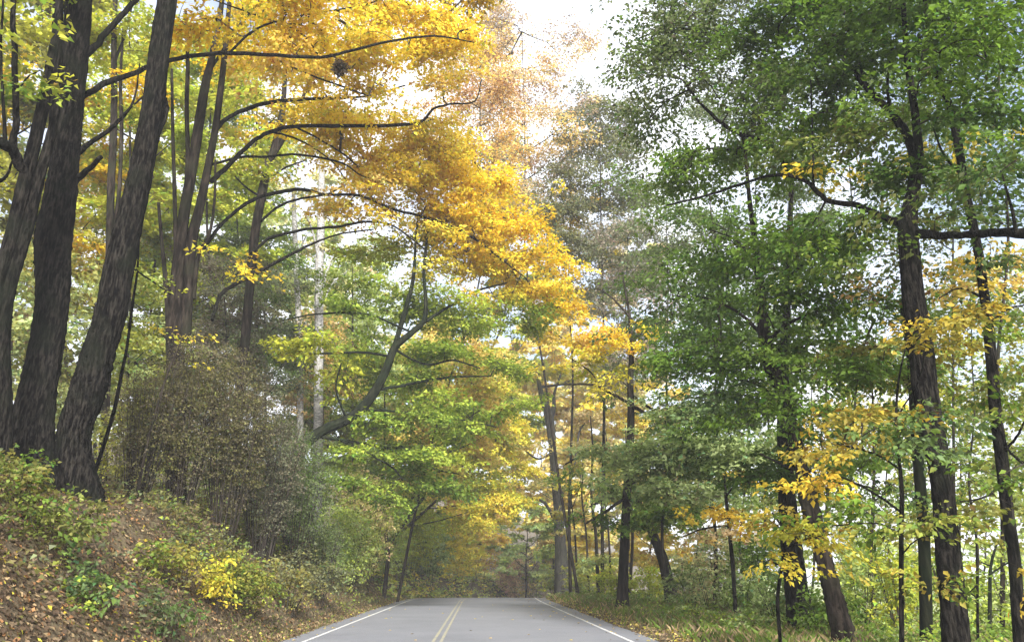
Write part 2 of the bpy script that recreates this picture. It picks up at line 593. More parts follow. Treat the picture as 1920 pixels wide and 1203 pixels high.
def tree(name, label, d, trunks, branches=(), blobs=(), bark='dark', L=.11, per=34, sr=.5, cat='tree', group=None, rscale=1.0,
         flat=.4, ground=True, rough=.5, droop=.25, sides=None):
    """trunks / branches: polylines of (px, py, width px) from the base up, traced at distance d; blobs: (px, py, rx, ry, d, density, colours)."""
    L *= 1.17 * DS ** .7
    sr *= 1.1 * DS ** .6
    per = int(per * 1.25)
    d *= DS
    branches = [(a0 * DS, a1 * DS, pl) for a0, a1, pl in branches]
    blobs = [(x, y, rx, ry, dd * DS, dn, ca, cb) for x, y, rx, ry, dd, dn, ca, cb in blobs]
    rng = rng_for(label)
    base = at(*trunks[0][0][:2], d)
    g = float(gz(base[0], base[1]))
    root = thing(name, label, cat, (base[0], base[1], g), group)
    o3 = np.array(root.location)
    nodes = []

    def line(pl, d0, d1, is_trunk, low):
        n = len(pl)
        rows = []
        for i, (x, y, w) in enumerate(pl):
            dd = d0 + (d1 - d0) * i / max(n - 1, 1)
            p = at(x, y, dd)
            rows.append([*p, w * (.43 if DS > 1 and is_trunk else .45) * px_size(x, y, dd)])
        rows = np.array(rows)
        if low and ground:
            h = rows[0, 2] - g
            if h > .15:
                lean = (rows[0, :2] - rows[1, :2]) / max(rows[1, 2] - rows[0, 2], .3) if n > 1 else np.zeros(2)
                lean = np.clip(lean, -.35, .35)
                q = rows[0].copy()
                q[:2] += lean * h
                q[2] = float(gz(q[0], q[1])) - .35
                q[3] *= 1.32
                q2 = rows[0].copy()
                q2[:2] += lean * h * .85
                q2[2] = q[2] + .65
                q2[3] *= 1.08
                rows = np.vstack([q, q2, rows] if h > .7 else [q, rows])
        sp = spline(rows, 6 if is_trunk else 5)
        sp[:, 3] = np.clip(sp[:, 3], .004, None)
        if not is_trunk:
            sp[1:-1, :3] += rng.normal(0, .012, (len(sp) - 2, 3)) * np.clip(sp[1:-1, 3:4] * 12, .3, 1.2)
        return sp

    for i, t in enumerate(trunks):
        sp = line(t, d, d, True, i == 0 or t[0][1] > 800)
        if sp[:, 3].max() > .12:                       # denser rings so that the bark can be uneven
            u = np.linspace(0, len(sp) - 1, len(sp) * 2)
            sp = np.stack([np.interp(u, np.arange(len(sp)), sp[:, k]) for k in range(4)], -1)
        a = Acc()
        rmax = sp[:, 3].max()
        tube(a, sp[:, :3], sp[:, 3], sides or (44 if rmax > .25 else 14 if rmax > .09 else 8), rough * (.22 if rmax > .2 else .15), int(rng.integers(1e6)))
        a.build('trunk' if i == 0 else 'stem', BARK[bark], root, smooth_shade=True, origin=o3)
        nodes.append(sp[len(sp) // 4:, :3])
    for b in branches:
        d0, d1, pl = b
        sp = line(pl, d0, d1, False, False)
        a = Acc()
        tube(a, sp[:, :3], sp[:, 3], 8 if sp[:, 3].max() > .04 else 6, .12, int(rng.integers(1e6)))
        a.build('branch', BARK['dark' if bark == 'mid' and DS > 1 else bark], root, smooth_shade=True, origin=o3)
        nodes.append(sp[2:, :3])
    if blobs:
        foliage(root, o3, np.vstack(nodes), blobs, L, per, sr, rng, rscale, flat, droop)
    return root


LEAF_COUNT = 0
DENS = 3.4
DS = 1.0                                       # distance scale of the group of trees being built


def foliage(root, o3, nodes, blobs, L, per, sr, rng, rscale=1.0, flat=.4, droop=.25, name='crown'):
    global LEAF_COUNT
    Cs, A_, B_, mixes = [], [], [], []
    for (x, y, rx, ry, dd, dens, ca, cb) in blobs:
        c = at(x, y, dd)
        m = px_size(x, y, dd)
        wx, wz = rx * m, ry * m
        wy = max(.9, min(wx, 3.5) * .8)
        n = max(2, int(DENS * dens * math.pi * wx * wz / (per * .5 * .58 * L * L)))
        p = blob_points(n, c, wx, wy, wz, rng, sr * 1.7)
        Cs.append(p)
        A_.append(np.repeat(PAL[ca][None], n, 0))
        B_.append(np.repeat(PAL[cb][None], n, 0))
        k = np.sin(p[:, 0] * 1.1 + p[:, 2] * 1.7 + x) + np.sin(p[:, 1] * .9 - p[:, 2] * 1.2 + y)
        mixes.append(np.clip(.5 + .28 * k + rng.normal(0, .15, n), 0, 1))
    C = np.vstack(Cs)
    ok = C[:, 2] > gz(C[:, 0], C[:, 1]) + .12
    C, A_, B_, mix = C[ok], np.vstack(A_)[ok], np.vstack(B_)[ok], np.concatenate(mixes)[ok]
    tw = Acc()
    outs = grow(nodes, C, sr, tw, rscale)
    tw.build('twigs', BARK['twig'], root, origin=o3, kind='stuff')
    a = Acc()
    ca = np.repeat(A_, per, 0)
    cb = np.repeat(B_, per, 0)
    leaves(a, C, outs, np.full(len(C), sr) * rng.uniform(.7, 1.3, len(C)), per, L, ca, cb, flat=flat, droop=droop, mix=mix)
    LEAF_COUNT += len(C) * per
    a.build(name, M_LEAF, root, color=True, kind='stuff', origin=o3)


DS = 1.34
DENS = 2.45
# --- the old trees on the left bank
tree('old_tree', 'massive dark upright trunk on the left bank with a long bare limb reaching right', 14.0,
     [[(52, 872, 128), (62, 790, 96), (80, 690, 80), (95, 600, 74), (100, 520, 78), (100, 450, 80), (115, 360, 70), (124, 280, 60), (131, 220, 56),
       (138, 150, 54), (144, 60, 58), (152, -60, 54), (165, -220, 44), (175, -380, 30)],
      [(118, 300, 30), (104, 235, 28), (106, 150, 26), (108, 60, 25), (108, -60, 22), (100, -200, 16)]],
     [(14, 17, [(112, 208, 20), (150, 185, 14), (195, 157, 14), (240, 142, 12), (280, 125, 11), (350, 107, 10), (430, 100, 9), (500, 103, 8), (600, 107, 7), (660, 95, 6), (740, 76, 5), (815, 68, 4), (890, 80, 2)]),
      (14, 14, [(150, 112, 20), (185, 80, 15), (220, 37, 13), (255, 0, 11), (290, -60, 8)]),
      (14, 13.4, [(140, 290, 16), (175, 265, 11), (215, 235, 9), (250, 190, 5), (262, 120, 3)]),
      (14, 13.5, [(140, 338, 18), (168, 316, 12), (190, 294, 10)]),
      (17, 17.5, [(600, 107, 5), (560, 60, 4), (470, 25, 4), (400, 0, 3)]),
      (16.5, 18, [(500, 103, 5), (580, 140, 4), (650, 165, 4), (690, 180, 3)]),
      (16, 18, [(430, 100, 5), (480, 55, 5), (560, 30, 4), (680, 10, 3), (760, -20, 3)]),
      (14, 12, [(150, -20, 18), (60, -120, 14), (-40, -200, 8)]),
      (14, 16, [(155, -80, 18), (300, -170, 14), (500, -220, 9), (700, -210, 5)])],
     [(400, 20, 90, 45, 16.5, 1.0, 'gold', 'ylg'), (520, 45, 100, 55, 17, 1.5, 'gold', 'yel'), (640, 55, 110, 55, 17.5, 1.7, 'gold', 'yel'), (770, 30, 110, 55, 18, 1.7, 'gold', 'yel'),
      (860, 70, 90, 50, 18.5, 1.3, 'gold', 'yel'), (560, 135, 90, 35, 17, 1.2, 'gold', 'orn'), (690, 110, 110, 40, 18, 1.4, 'gold', 'yel'), (880, -10, 80, 50, 18.5, 1.0, 'gold', 'oli'),
      (470, -60, 150, 70, 16, 1.0, 'gold', 'yel'), (690, -90, 160, 70, 17, 1.0, 'gold', 'yel'), (250, -120, 180, 70, 15, .7, 'ylg', 'gold'), (60, -140, 160, 60, 13, .6, 'ylg', 'grn'), (850, -90, 110, 60, 18, .7, 'gold', 'yel')],
     'dark', L=.10, per=36, sr=.48, rscale=1.7)
tree('old_tree', 'dark forked trunk at the far left edge with two leaning stems', 12.6,
     [[(-4, 880, 66), (4, 760, 48), (2, 660, 42), (8, 575, 40), (25, 512, 34), (50, 432, 30), (74, 332, 26), (98, 245, 21), (106, 190, 18)],
      [(2, 640, 34), (-6, 560, 34), (6, 500, 34), (25, 430, 33), (45, 345, 33), (62, 280, 31), (84, 182, 27), (99, 100, 23), (108, 40, 16), (118, -120, 12)]],
     [(12.6, 12.2, [(50, 330, 26), (24, 285, 24), (2, 268, 26), (-30, 255, 26)]),
      (12.4, 12.0, [(22, 270, 16), (31, 225, 15), (28, 160, 14), (27, 90, 13), (22, -20, 11)]),
      (12.4, 12.0, [(10, 265, 10), (5, 180, 7), (2, 90, 6), (6, 0, 5)]),
      (12.4, 12.6, [(34, 170, 4), (52, 145, 4), (75, 132, 3)]),
      (12.4, 12.0, [(0, 340, 10), (12, 330, 7), (25, 300, 5)])],
     [(20, 30, 80, 60, 12, .7, 'ylg', 'oli'), (-40, 130, 60, 90, 12, .7, 'grn', 'ylg'), (60, -60, 90, 50, 12.5, .6, 'ylg', 'grn')],
     'dark', L=.10, per=30)
tree('leaning_tree', 'thick dark trunk leaning right beside the massive upright trunk on the bank', 13.4,
     [[(150, 925, 92), (140, 860, 78), (142, 800, 75), (160, 750, 79), (175, 700, 78), (188, 650, 73), (205, 600, 70), (224, 500, 67), (247, 400, 58), (269, 300, 51), (287, 200, 47),
       (299, 100, 44), (314, 0, 41), (328, -100, 36), (345, -250, 28), (360, -380, 16)]],
     [(13.4, 13.6, [(275, 290, 14), (300, 238, 14), (312, 205, 12), (310, 185, 8)]),
      (13.4, 14, [(318, -40, 20), (380, -130, 13), (470, -200, 8), (600, -250, 5)]),
      (13.4, 13, [(318, -30, 18), (270, -120, 12), (230, -220, 7)])],
     [(420, -160, 140, 60, 14, .8, 'gold', 'ylg'), (260, -200, 120, 60, 13, .7, 'ylg', 'gold'), (560, -230, 110, 50, 14, .7, 'gold', 'yel')],
     'dark', L=.10, per=32)
# thin slanting stems beside the leaning trunk
tree('thin_sapling', 'thin dark slanting stem just right of the leaning trunk base', 14.5, [[(178, 885, 10), (196, 830, 9), (215, 765, 9), (228, 700, 8), (238, 650, 7), (250, 560, 6), (258, 500, 5), (262, 400, 4)]],
     [(14.5, 14.8, [(252, 505, 4), (290, 530, 4), (320, 552, 3)])], [(255, 520, 40, 60, 14.7, .25, 'ylg', 'grn')], 'dark', L=.08, per=14, sr=.3)
tree('thin_sapling', 'thin dull slanting stem inside the brown thicket on the bank', 15.5, [[(262, 900, 7), (272, 850, 7), (284, 800, 6), (298, 750, 5), (318, 690, 4), (345, 630, 3)]], [], [(340, 640, 40, 30, 15.5, .3, 'yel', 'ylg')], 'mid', L=.08, per=14, sr=.3)
tree('slim_tree', 'slim straight brown trunk seen between the two thick dark trunks', 22, [[(200, 700, 20), (204, 560, 19), (206, 450, 18), (208, 350, 18), (212, 270, 17), (214, 190, 15), (214, 60, 12), (220, -80, 8)],
                                                                                  [(216, 420, 10), (224, 350, 9), (228, 240, 9), (226, 150, 7), (232, 40, 5)]],
     [(22, 22, [(214, 120, 7), (236, 60, 5), (250, 0, 4)]), (22, 21, [(224, 220, 5), (270, 180, 4), (300, 150, 3)])],
     [(205, 40, 90, 60, 22, 1.2, 'ylg', 'lim'), (260, 120, 70, 60, 21.5, 1.0, 'ylg', 'gold'), (210, 180, 60, 40, 22, .9, 'lim', 'ylg')], 'mid', L=.12, per=30)
# the clump that carries the golden limbs
tree('multi_stem_tree', 'clump of brown stems behind the leaning trunk carrying golden leaves over the road', 18.5,
     [[(330, 690, 40), (328, 600, 36), (335, 500, 30), (344, 410, 25), (358, 330, 22), (372, 240, 21), (384, 165, 19), (398, 105, 14), (413, 25, 11), (425, -80, 8)],
      [(346, 640, 30), (352, 540, 26), (360, 450, 25), (374, 390, 21), (389, 320, 18), (404, 240, 16), (416, 150, 14), (424, 75, 12), (432, -20, 8)],
      [(330, 600, 14), (330, 480, 11), (327, 350, 9), (324, 250, 8), (322, 130, 6)],
      [(340, 480, 11), (346, 380, 10), (352, 300, 10), (350, 200, 10), (352, 120, 9), (348, 20, 6)],
      [(320, 640, 22), (314, 560, 14), (305, 470, 9), (297, 380, 7)],
      [(362, 560, 12), (372, 480, 9), (392, 440, 7), (402, 380, 6), (404, 300, 5)]],
     [(18.5, 21, [(402, 246, 11), (430, 220, 9), (475, 200, 9), (525, 189, 8), (575, 186, 7), (640, 184, 6), (700, 178, 4), (760, 160, 3)]),
      (18.5, 22.5, [(396, 340, 12), (435, 303, 10), (475, 265, 9), (508, 247, 9), (553, 237, 8), (640, 236, 8), (745, 235, 7), (790, 228, 6), (812, 205, 5), (845, 195, 4), (890, 190, 3), (903, 150, 2)]),
      (22, 24, [(790, 230, 5), (820, 248, 4), (855, 268, 4), (890, 305, 3), (915, 350, 2)]),
      (18.5, 22, [(398, 308, 6), (450, 295, 6), (500, 294, 5), (560, 290, 5), (640, 305, 4), (680, 330, 3), (740, 345, 2)]),
      (18.5, 24.5, [(380, 470, 9), (412, 425, 8), (450, 390, 8), (485, 370, 8), (535, 358, 8), (575, 356, 7), (613, 365, 6), (660, 365, 6), (690, 372, 6), (740, 393, 6), (790, 405, 6), (860, 430, 6), (905, 458, 5), (945, 490, 4), (985, 520, 2)]),
      (19.5, 22, [(490, 415, 6), (518, 390, 6), (555, 374, 5), (613, 364, 4), (650, 345, 3)]),
      (18.7, 23, [(470, 475, 7), (500, 450, 7), (525, 440, 7), (575, 430, 6), (640, 424, 6), (690, 415, 5), (740, 425, 4), (800, 470, 3)]),
      (17.5, 21.5, [(398, 600, 8), (408, 565, 8), (425, 542, 9), (470, 518, 8), (540, 480, 7), (590, 455, 5), (640, 438, 4), (700, 430, 3)]),
      (20, 22.5, [(553, 237, 5), (600, 262, 4), (645, 290, 4), (680, 320, 3)]),
      (20, 22, [(508, 247, 5), (560, 262, 4), (620, 300, 3), (650, 340, 3)]),
      (18.6, 20.5, [(392, 135, 7), (440, 60, 6), (480, 10, 5), (520, -50, 4)])],
     [(620, 200, 100, 40, 20.5, 1.3, 'gold', 'yel'), (720, 205, 70, 30, 21.5, 1.0, 'gold', 'yel'), (560, 215, 60, 35, 20, .8, 'gold', 'ylg'), (830, 160, 70, 45, 21.5, .7, 'gold', 'orn'),
      (680, 275, 90, 40, 22, 1.8, 'gold', 'yel'), (770, 275, 100, 50, 22.5, 2.0, 'gold', 'yel'), (850, 300, 80, 60, 23, 1.8, 'gold', 'yel'), (760, 350, 110, 45, 23, 2.0, 'gold', 'yel'),
      (880, 370, 100, 50, 24, 2.0, 'gold', 'yel'), (690, 380, 80, 30, 22, 1.5, 'gold', 'orn'), (820, 420, 100, 40, 23.5, 1.9, 'gold', 'yel'), (930, 430, 90, 40, 25, 1.9, 'gold', 'yel'),
      (890, 480, 100, 35, 24.5, 1.8, 'gold', 'yel'), (980, 510, 90, 40, 25.5, 1.9, 'gold', 'yel'), (1030, 490, 50, 28, 26, 1.5, 'gold', 'yel'), (1000, 560, 80, 28, 26, 1.5, 'gold', 'yel'),
      (900, 540, 70, 25, 24.5, .9, 'gold', 'ylg'), (830, 510, 40, 45, 23.5, 1.0, 'yel', 'ylg'), (640, 390, 50, 25, 21, .8, 'orn', 'gold'), (470, 110, 70, 50, 19.5, .8, 'ylg', 'gold'),
      (410, 490, 48, 22, 18, .9, 'yel', 'gold'), (590, 310, 50, 25, 21, .5, 'gold', 'orn'), (1070, 580, 60, 28, 27, 1.3, 'gold', 'orn'), (940, 350, 40, 40, 24.5, 1.2, 'gold', 'orn')],
     'mid', L=.105, per=36, sr=.5, rscale=1.7)
tree('slim_tree', 'slim forked brown trunk standing right of the multi stemmed clump', 24,
     [[(452, 720, 22), (463, 600, 20), (470, 520, 20), (478, 440, 20), (489, 375, 20), (502, 312, 18), (514, 280, 16), (522, 240, 13), (530, 205, 12), (536, 120, 8)],
      [(508, 300, 11), (528, 265, 12), (545, 235, 11), (556, 215, 9), (580, 150, 6)]],
     [(24, 24, [(510, 330, 5), (540, 312, 4), (575, 300, 3)]), (24, 23.5, [(490, 370, 6), (460, 350, 4), (440, 330, 3)])],
     [(460, 300, 60, 70, 24, .6, 'lim', 'ylg'), (450, 180, 50, 70, 24, .6, 'ylg', 'lim'), (550, 130, 60, 50, 24, .5, 'gold', 'ylg')], 'mid', L=.12, per=30)
tree('birch_tree', 'pale white barked trunk far back between the golden limbs', 33,
     [[(598, 690, 20), (598, 600, 19), (598, 520, 18), (601, 450, 17), (602, 400, 15), (603, 330, 13), (606, 250, 9), (608, 160, 6)]],
     [(33, 33, [(604, 540, 6), (620, 490, 5), (640, 475, 4)]), (33, 33.5, [(604, 570, 5), (625, 530, 4), (650, 510, 3)]), (33, 32, [(600, 500, 5), (585, 430, 4), (570, 400, 3)])],
     [(640, 470, 50, 30, 33, .5, 'tan', 'sage'), (560, 350, 50, 60, 34, .25, 'pal', 'sage')], 'birch', L=.15, per=24, rough=.3)
tree('birch_tree', 'fainter slender pale trunk left of the white barked trunk', 36, [[(562, 680, 14), (560, 600, 13), (556, 520, 12), (553, 440, 11), (550, 350, 8)]], [(36, 36, [(556, 480, 4), (575, 440, 3)])],
     [(540, 300, 50, 50, 36, .25, 'sage', 'pal')], 'birch', L=.15, per=20, rough=.3)

DS = 1.3
# --- the maple that arches over the road
tree('arching_maple', 'mossy maple leaning out from the bank over the road with green and yellow leaves', 24,
     [[(535, 935, 40), (560, 850, 28), (585, 820, 24), (612, 803, 22), (645, 789, 21), (675, 769, 22), (705, 730, 20), (725, 690, 18), (741, 650, 16), (770, 625, 13), (795, 600, 11), (798, 560, 8), (795, 510, 7), (802, 430, 5)],
      [(736, 664, 13), (750, 615, 11), (762, 575, 11), (775, 520, 8), (779, 455, 5), (784, 400, 3)]],
     [(24, 26, [(785, 610, 8), (820, 588, 7), (850, 570, 6), (895, 545, 5), (950, 530, 3)]),
      (24, 23, [(728, 667, 6), (680, 660, 5), (610, 662, 5), (540, 664, 4), (500, 655, 3)]),
      (24, 25.5, [(742, 655, 6), (775, 675, 5), (810, 683, 5), (850, 675, 4), (900, 690, 3)]),
      (24, 26, [(710, 730, 7), (755, 722, 6), (790, 715, 6), (840, 707, 5), (920, 705, 3)]),
      (24, 25.5, [(680, 768, 6), (730, 770, 5), (760, 773, 5), (810, 783, 5), (870, 787, 4), (930, 800, 3)]),
      (24, 25, [(600, 818, 8), (660, 828, 6), (710, 836, 6), (760, 855, 5), (810, 878, 4), (860, 888, 3)]),
      (24, 24, [(640, 826, 5), (690, 850, 5), (735, 875, 4), (755, 900, 3)]),
      (24, 23, [(650, 785, 5), (630, 730, 4), (640, 680, 3)]),
      (24, 23, [(770, 622, 5), (690, 590, 5), (600, 588, 4), (530, 600, 3)])],
     [(790, 450, 90, 35, 25, 1.0, 'lim', 'ylg'), (720, 480, 80, 40, 24.8, .8, 'lim', 'ylg'), (640, 560, 90, 45, 23.5, .9, 'lim', 'grn'), (760, 560, 90, 40, 25.2, .8, 'lim', 'grn'), (870, 575, 100, 40, 25.5, 1.6, 'lim', 'grn'),
      (960, 600, 70, 35, 26.5, 1.2, 'grn', 'lim'), (590, 640, 70, 40, 23, 1.2, 'lim', 'ylg'), (680, 625, 70, 35, 24.6, .5, 'lim', 'grn'), (860, 650, 110, 35, 25.5, 1.2, 'lim', 'grn'), (640, 715, 70, 35, 24.8, .6, 'lim', 'ylg'),
      (800, 715, 90, 30, 25.5, 1.0, 'grn', 'lim'), (890, 765, 90, 35, 26, 1.6, 'grn', 'lim'), (800, 770, 80, 35, 25, 1.3, 'grn', 'lim'), (930, 810, 55, 30, 26.5, 1.4, 'grn', 'lim'), (720, 830, 90, 35, 24, 1.5, 'grn', 'lim'),
      (650, 870, 60, 40, 23.5, 1.4, 'grn', 'lim'), (790, 880, 90, 35, 24.5, 1.4, 'grn', 'lim'), (870, 870, 50, 30, 25.5, .9, 'lim', 'ylg'), (740, 920, 70, 30, 24, 1.0, 'lim', 'grn'), (960, 680, 60, 40, 27, 1.0, 'lim', 'grn')],
     'green', L=.11, per=38, sr=.55, flat=.3)

DS = 1.0
DENS = 4.0
# --- the right hand side
tree('big_dark_tree', 'big dark trunk on the right with a heavy level limb running off the picture edge', 14.5,
     [[(1795, 1240, 66), (1788, 1130, 60), (1779, 1050, 57), (1772, 960, 52), (1763, 880, 52), (1746, 800, 55), (1734, 725, 55), (1727, 650, 54), (1717, 590, 52), (1711, 540, 50), (1705, 470, 46), (1703, 420, 40),
       (1712, 360, 30), (1722, 310, 24), (1718, 230, 18), (1700, 100, 13), (1690, -60, 8)]],
     [(14.5, 16.5, [(1703, 425, 22), (1659, 409, 15), (1609, 386, 13), (1549, 374, 12), (1519, 345, 10), (1484, 330, 8), (1440, 330, 7), (1375, 350, 6), (1320, 368, 5), (1250, 385, 3)]),
      (14.5, 13.6, [(1705, 440, 24), (1760, 441, 20), (1810, 440, 18), (1870, 436, 22), (1930, 438, 28), (1990, 430, 28)]),
      (13.8, 13.5, [(1905, 437, 10), (1898, 395, 8), (1886, 350, 5)]),
      (14.5, 16, [(1718, 320, 22), (1704, 260, 20), (1674, 215, 18), (1634, 175, 14), (1606, 140, 10), (1582, 112, 7), (1550, 60, 4)]),
      (15.4, 15.6, [(1625, 165, 8), (1612, 120, 6), (1600, 70, 4)]),
      (15, 15, [(1668, 205, 8), (1664, 160, 6), (1672, 90, 4)]),
      (16, 18.5, [(1480, 329, 6), (1460, 290, 7), (1430, 262, 8), (1375, 246, 8), (1325, 206, 7), (1292, 168, 5), (1272, 146, 4), (1215, 142, 3)]),
      (17.5, 18.5, [(1292, 168, 4), (1250, 190, 3), (1220, 220, 2)]),
      (15.4, 15.2, [(1526, 352, 5), (1524, 260, 4), (1520, 150, 3)])],
     [(1250, 60, 80, 55, 18.5, 1.1, 'gry', 'mid'), (1330, 30, 90, 60, 18, 1.3, 'mid', 'gry'), (1300, 150, 90, 50, 18, 1.1, 'gry', 'grn'), (1420, 110, 100, 55, 17, 1.4, 'mid', 'grn'), (1400, 200, 90, 50, 17, 1.1, 'mid', 'gry'), (1350, 270, 80, 45, 17.5, 1.1, 'mid', 'grn'),
      (1270, 320, 80, 40, 18, 1.0, 'mid', 'grn'), (1450, 330, 80, 40, 16.5, 1.0, 'mid', 'oli'), (1520, 40, 100, 60, 16, 1.4, 'drk', 'mid'), (1560, 150, 90, 50, 15.5, 1.3, 'drk', 'mid'), (1640, 60, 100, 60, 15, 1.4, 'drk', 'mid'),
      (1500, 240, 90, 45, 16, 1.2, 'mid', 'grn'), (1600, 270, 80, 45, 15, 1.1, 'mid', 'oli'), (1760, 60, 100, 60, 14.5, 1.4, 'drk', 'mid'), (1860, 60, 90, 70, 13.5, 1.4, 'drk', 'mid'), (1840, 200, 90, 55, 13.8, 1.2, 'drk', 'mid'),
      (1900, 300, 60, 60, 13.5, 1.1, 'drk', 'blu'), (1700, 170, 70, 45, 14.5, .9, 'mid', 'grn'), (1660, 330, 80, 45, 14.5, 1.1, 'drk', 'mid'), (1560, 430, 90, 45, 15, 1.2, 'drk', 'mid'), (1450, 450, 90, 50, 16, 1.1, 'drk', 'mid'),
      (1760, 380, 70, 40, 14, .9, 'drk', 'oli'), (1640, 480, 60, 40, 14.5, .9, 'mid', 'oli'), (1590, 325, 40, 20, 15, .7, 'yel', 'gold'), (1230, 220, 60, 40, 18.5, .6, 'gry', 'grn'),
      (1500, -80, 200, 70, 16, .9, 'drk', 'mid'), (1800, -80, 180, 80, 14, .9, 'drk', 'mid'), (1280, -70, 90, 60, 18, .8, 'mid', 'gry'), (1880, 400, 60, 35, 13.5, .6, 'blu', 'drk')],
     'dark', L=.10, per=32, sr=.5, flat=.5)
tree('straight_dark_tree', 'straight dark trunk close to the right picture edge with olive and yellow sprays', 15.5,
     [[(1918, 1260, 34), (1911, 1180, 30), (1902, 1050, 28), (1888, 950, 29), (1877, 850, 29), (1867, 775, 28), (1860, 690, 26), (1853, 610, 24), (1845, 550, 22), (1836, 480, 21), (1822, 410, 20), (1808, 350, 20), (1800, 290, 19), (1784, 212, 18), (1760, 150, 15), (1740, 60, 11), (1730, -60, 7)]],
     [(15.5, 15, [(1878, 850, 8), (1905, 820, 6), (1925, 780, 5)]), (15.5, 14.6, [(1868, 780, 6), (1890, 840, 6), (1918, 870, 5)]), (15.5, 15, [(1846, 560, 7), (1800, 540, 5), (1760, 560, 3)]), (15.5, 15, [(1852, 610, 7), (1890, 580, 5), (1930, 570, 4)]),
      (15.5, 14.5, [(1883, 900, 6), (1850, 930, 5), (1800, 940, 3)]), (15.5, 15, [(1805, 330, 8), (1770, 290, 6), (1750, 240, 4)])],
     [(1820, 570, 80, 35, 15, 1.0, 'olv', 'och'), (1890, 500, 60, 40, 15, 1.0, 'olv', 'orn'), (1900, 620, 60, 35, 15, .9, 'olv', 'mid'), (1790, 640, 60, 30, 14.8, .7, 'olv', 'yel'), (1900, 730, 50, 40, 15, .8, 'olv', 'mid'), (1850, 480, 60, 25, 15.5, .6, 'och', 'olv'),
      (1830, 900, 60, 25, 14.6, 1.0, 'olv', 'mid'), (1810, 790, 50, 30, 15, .5, 'mid', 'olv'), (1885, 1065, 50, 18, 14.4, 1.0, 'olv', 'och'), (1850, 960, 60, 25, 15, .9, 'grn', 'olv'), (1790, 260, 60, 30, 15.5, .7, 'yel', 'olv'), (1760, 170, 60, 40, 16, .8, 'mid', 'oli'), (1760, -20, 90, 60, 16, .9, 'mid', 'drk')],
     'dark', L=.10, per=30, sr=.42)
tree('twisted_tree', 'crooked brown trunk leaning left on the right verge with a pale dead vine up it', 17.5,
     [[(1588, 1215, 56), (1572, 1150, 44), (1552, 1075, 35), (1532, 1000, 37), (1516, 940, 39), (1503, 880, 28), (1493, 825, 25), (1480, 770, 22), (1460, 720, 28), (1443, 675, 34), (1432, 620, 27), (1426, 550, 20), (1418, 470, 15), (1408, 395, 11), (1402, 340, 8), (1394, 240, 5)]],
     [(17.4, 17.2, [(1505, 890, 5), (1500, 800, 4), (1484, 745, 5), (1472, 705, 6), (1462, 660, 5), (1452, 620, 4), (1440, 590, 3)]),
      (17.5, 17, [(1490, 880, 6), (1455, 865, 5), (1425, 850, 4)]), (17.5, 17, [(1520, 930, 7), (1560, 910, 6), (1600, 905, 5), (1650, 920, 4)]),
      (17.5, 18.5, [(1440, 640, 9), (1390, 590, 7), (1330, 560, 5), (1270, 555, 3)]), (17.5, 17, [(1436, 640, 9), (1490, 600, 7), (1560, 580, 5), (1640, 600, 3)]), (17.5, 18, [(1422, 500, 7), (1380, 450, 5), (1330, 430, 3)])],
     [(1380, 480, 80, 45, 18, .9, 'mid', 'drk'), (1330, 560, 80, 40, 18.3, 1.0, 'mid', 'blu'), (1260, 540, 70, 35, 18.8, .7, 'mid', 'blu'), (1480, 560, 80, 45, 17, 1.1, 'drk', 'mid'), (1560, 560, 80, 45, 16.6, .9, 'drk', 'mid'), (1380, 650, 80, 50, 17.8, 1.4, 'mid', 'drk'), (1290, 650, 60, 40, 18.5, .9, 'mid', 'blu'),
      (1480, 680, 70, 45, 17, .9, 'mid', 'grn'), (1580, 680, 80, 45, 16.6, 1.1, 'drk', 'mid'), (1640, 620, 70, 40, 16, .8, 'olv', 'mid'), (1430, 760, 80, 45, 17.5, 1.2, 'mid', 'grn'), (1350, 740, 70, 40, 18, 1.2, 'mid', 'blu'), (1560, 760, 70, 40, 16.5, 1.0, 'drk', 'mid'), (1660, 560, 40, 30, 15.8, .6, 'olv', 'rus')],
     'mid', L=.10, per=32, sr=.5, rough=1.1)
tree('wide_trunk_tree', 'dark trunk half hidden right behind the crooked brown trunk', 21, [[(1500, 1150, 50), (1488, 1060, 46), (1480, 980, 40), (1474, 900, 34), (1470, 800, 28), (1468, 700, 24), (1474, 600, 18), (1480, 450, 12), (1486, 300, 8)]],
     [(21, 22, [(1470, 760, 8), (1420, 720, 6), (1370, 710, 4)]), (21, 20, [(1472, 680, 8), (1530, 640, 6), (1590, 640, 4)]), (21, 20, [(1478, 520, 7), (1540, 470, 5), (1600, 450, 3)])],
     [(1440, 870, 70, 40, 20, 1.1, 'mid', 'drk'), (1560, 640, 80, 50, 20.5, .8, 'mid', 'drk'), (1510, 470, 80, 50, 21, .8, 'mid', 'oli'), (1660, 720, 60, 50, 20, .7, 'drk', 'olv'), (1570, 900, 60, 40, 20, .9, 'mid', 'grn')], 'dark', L=.12, per=32)
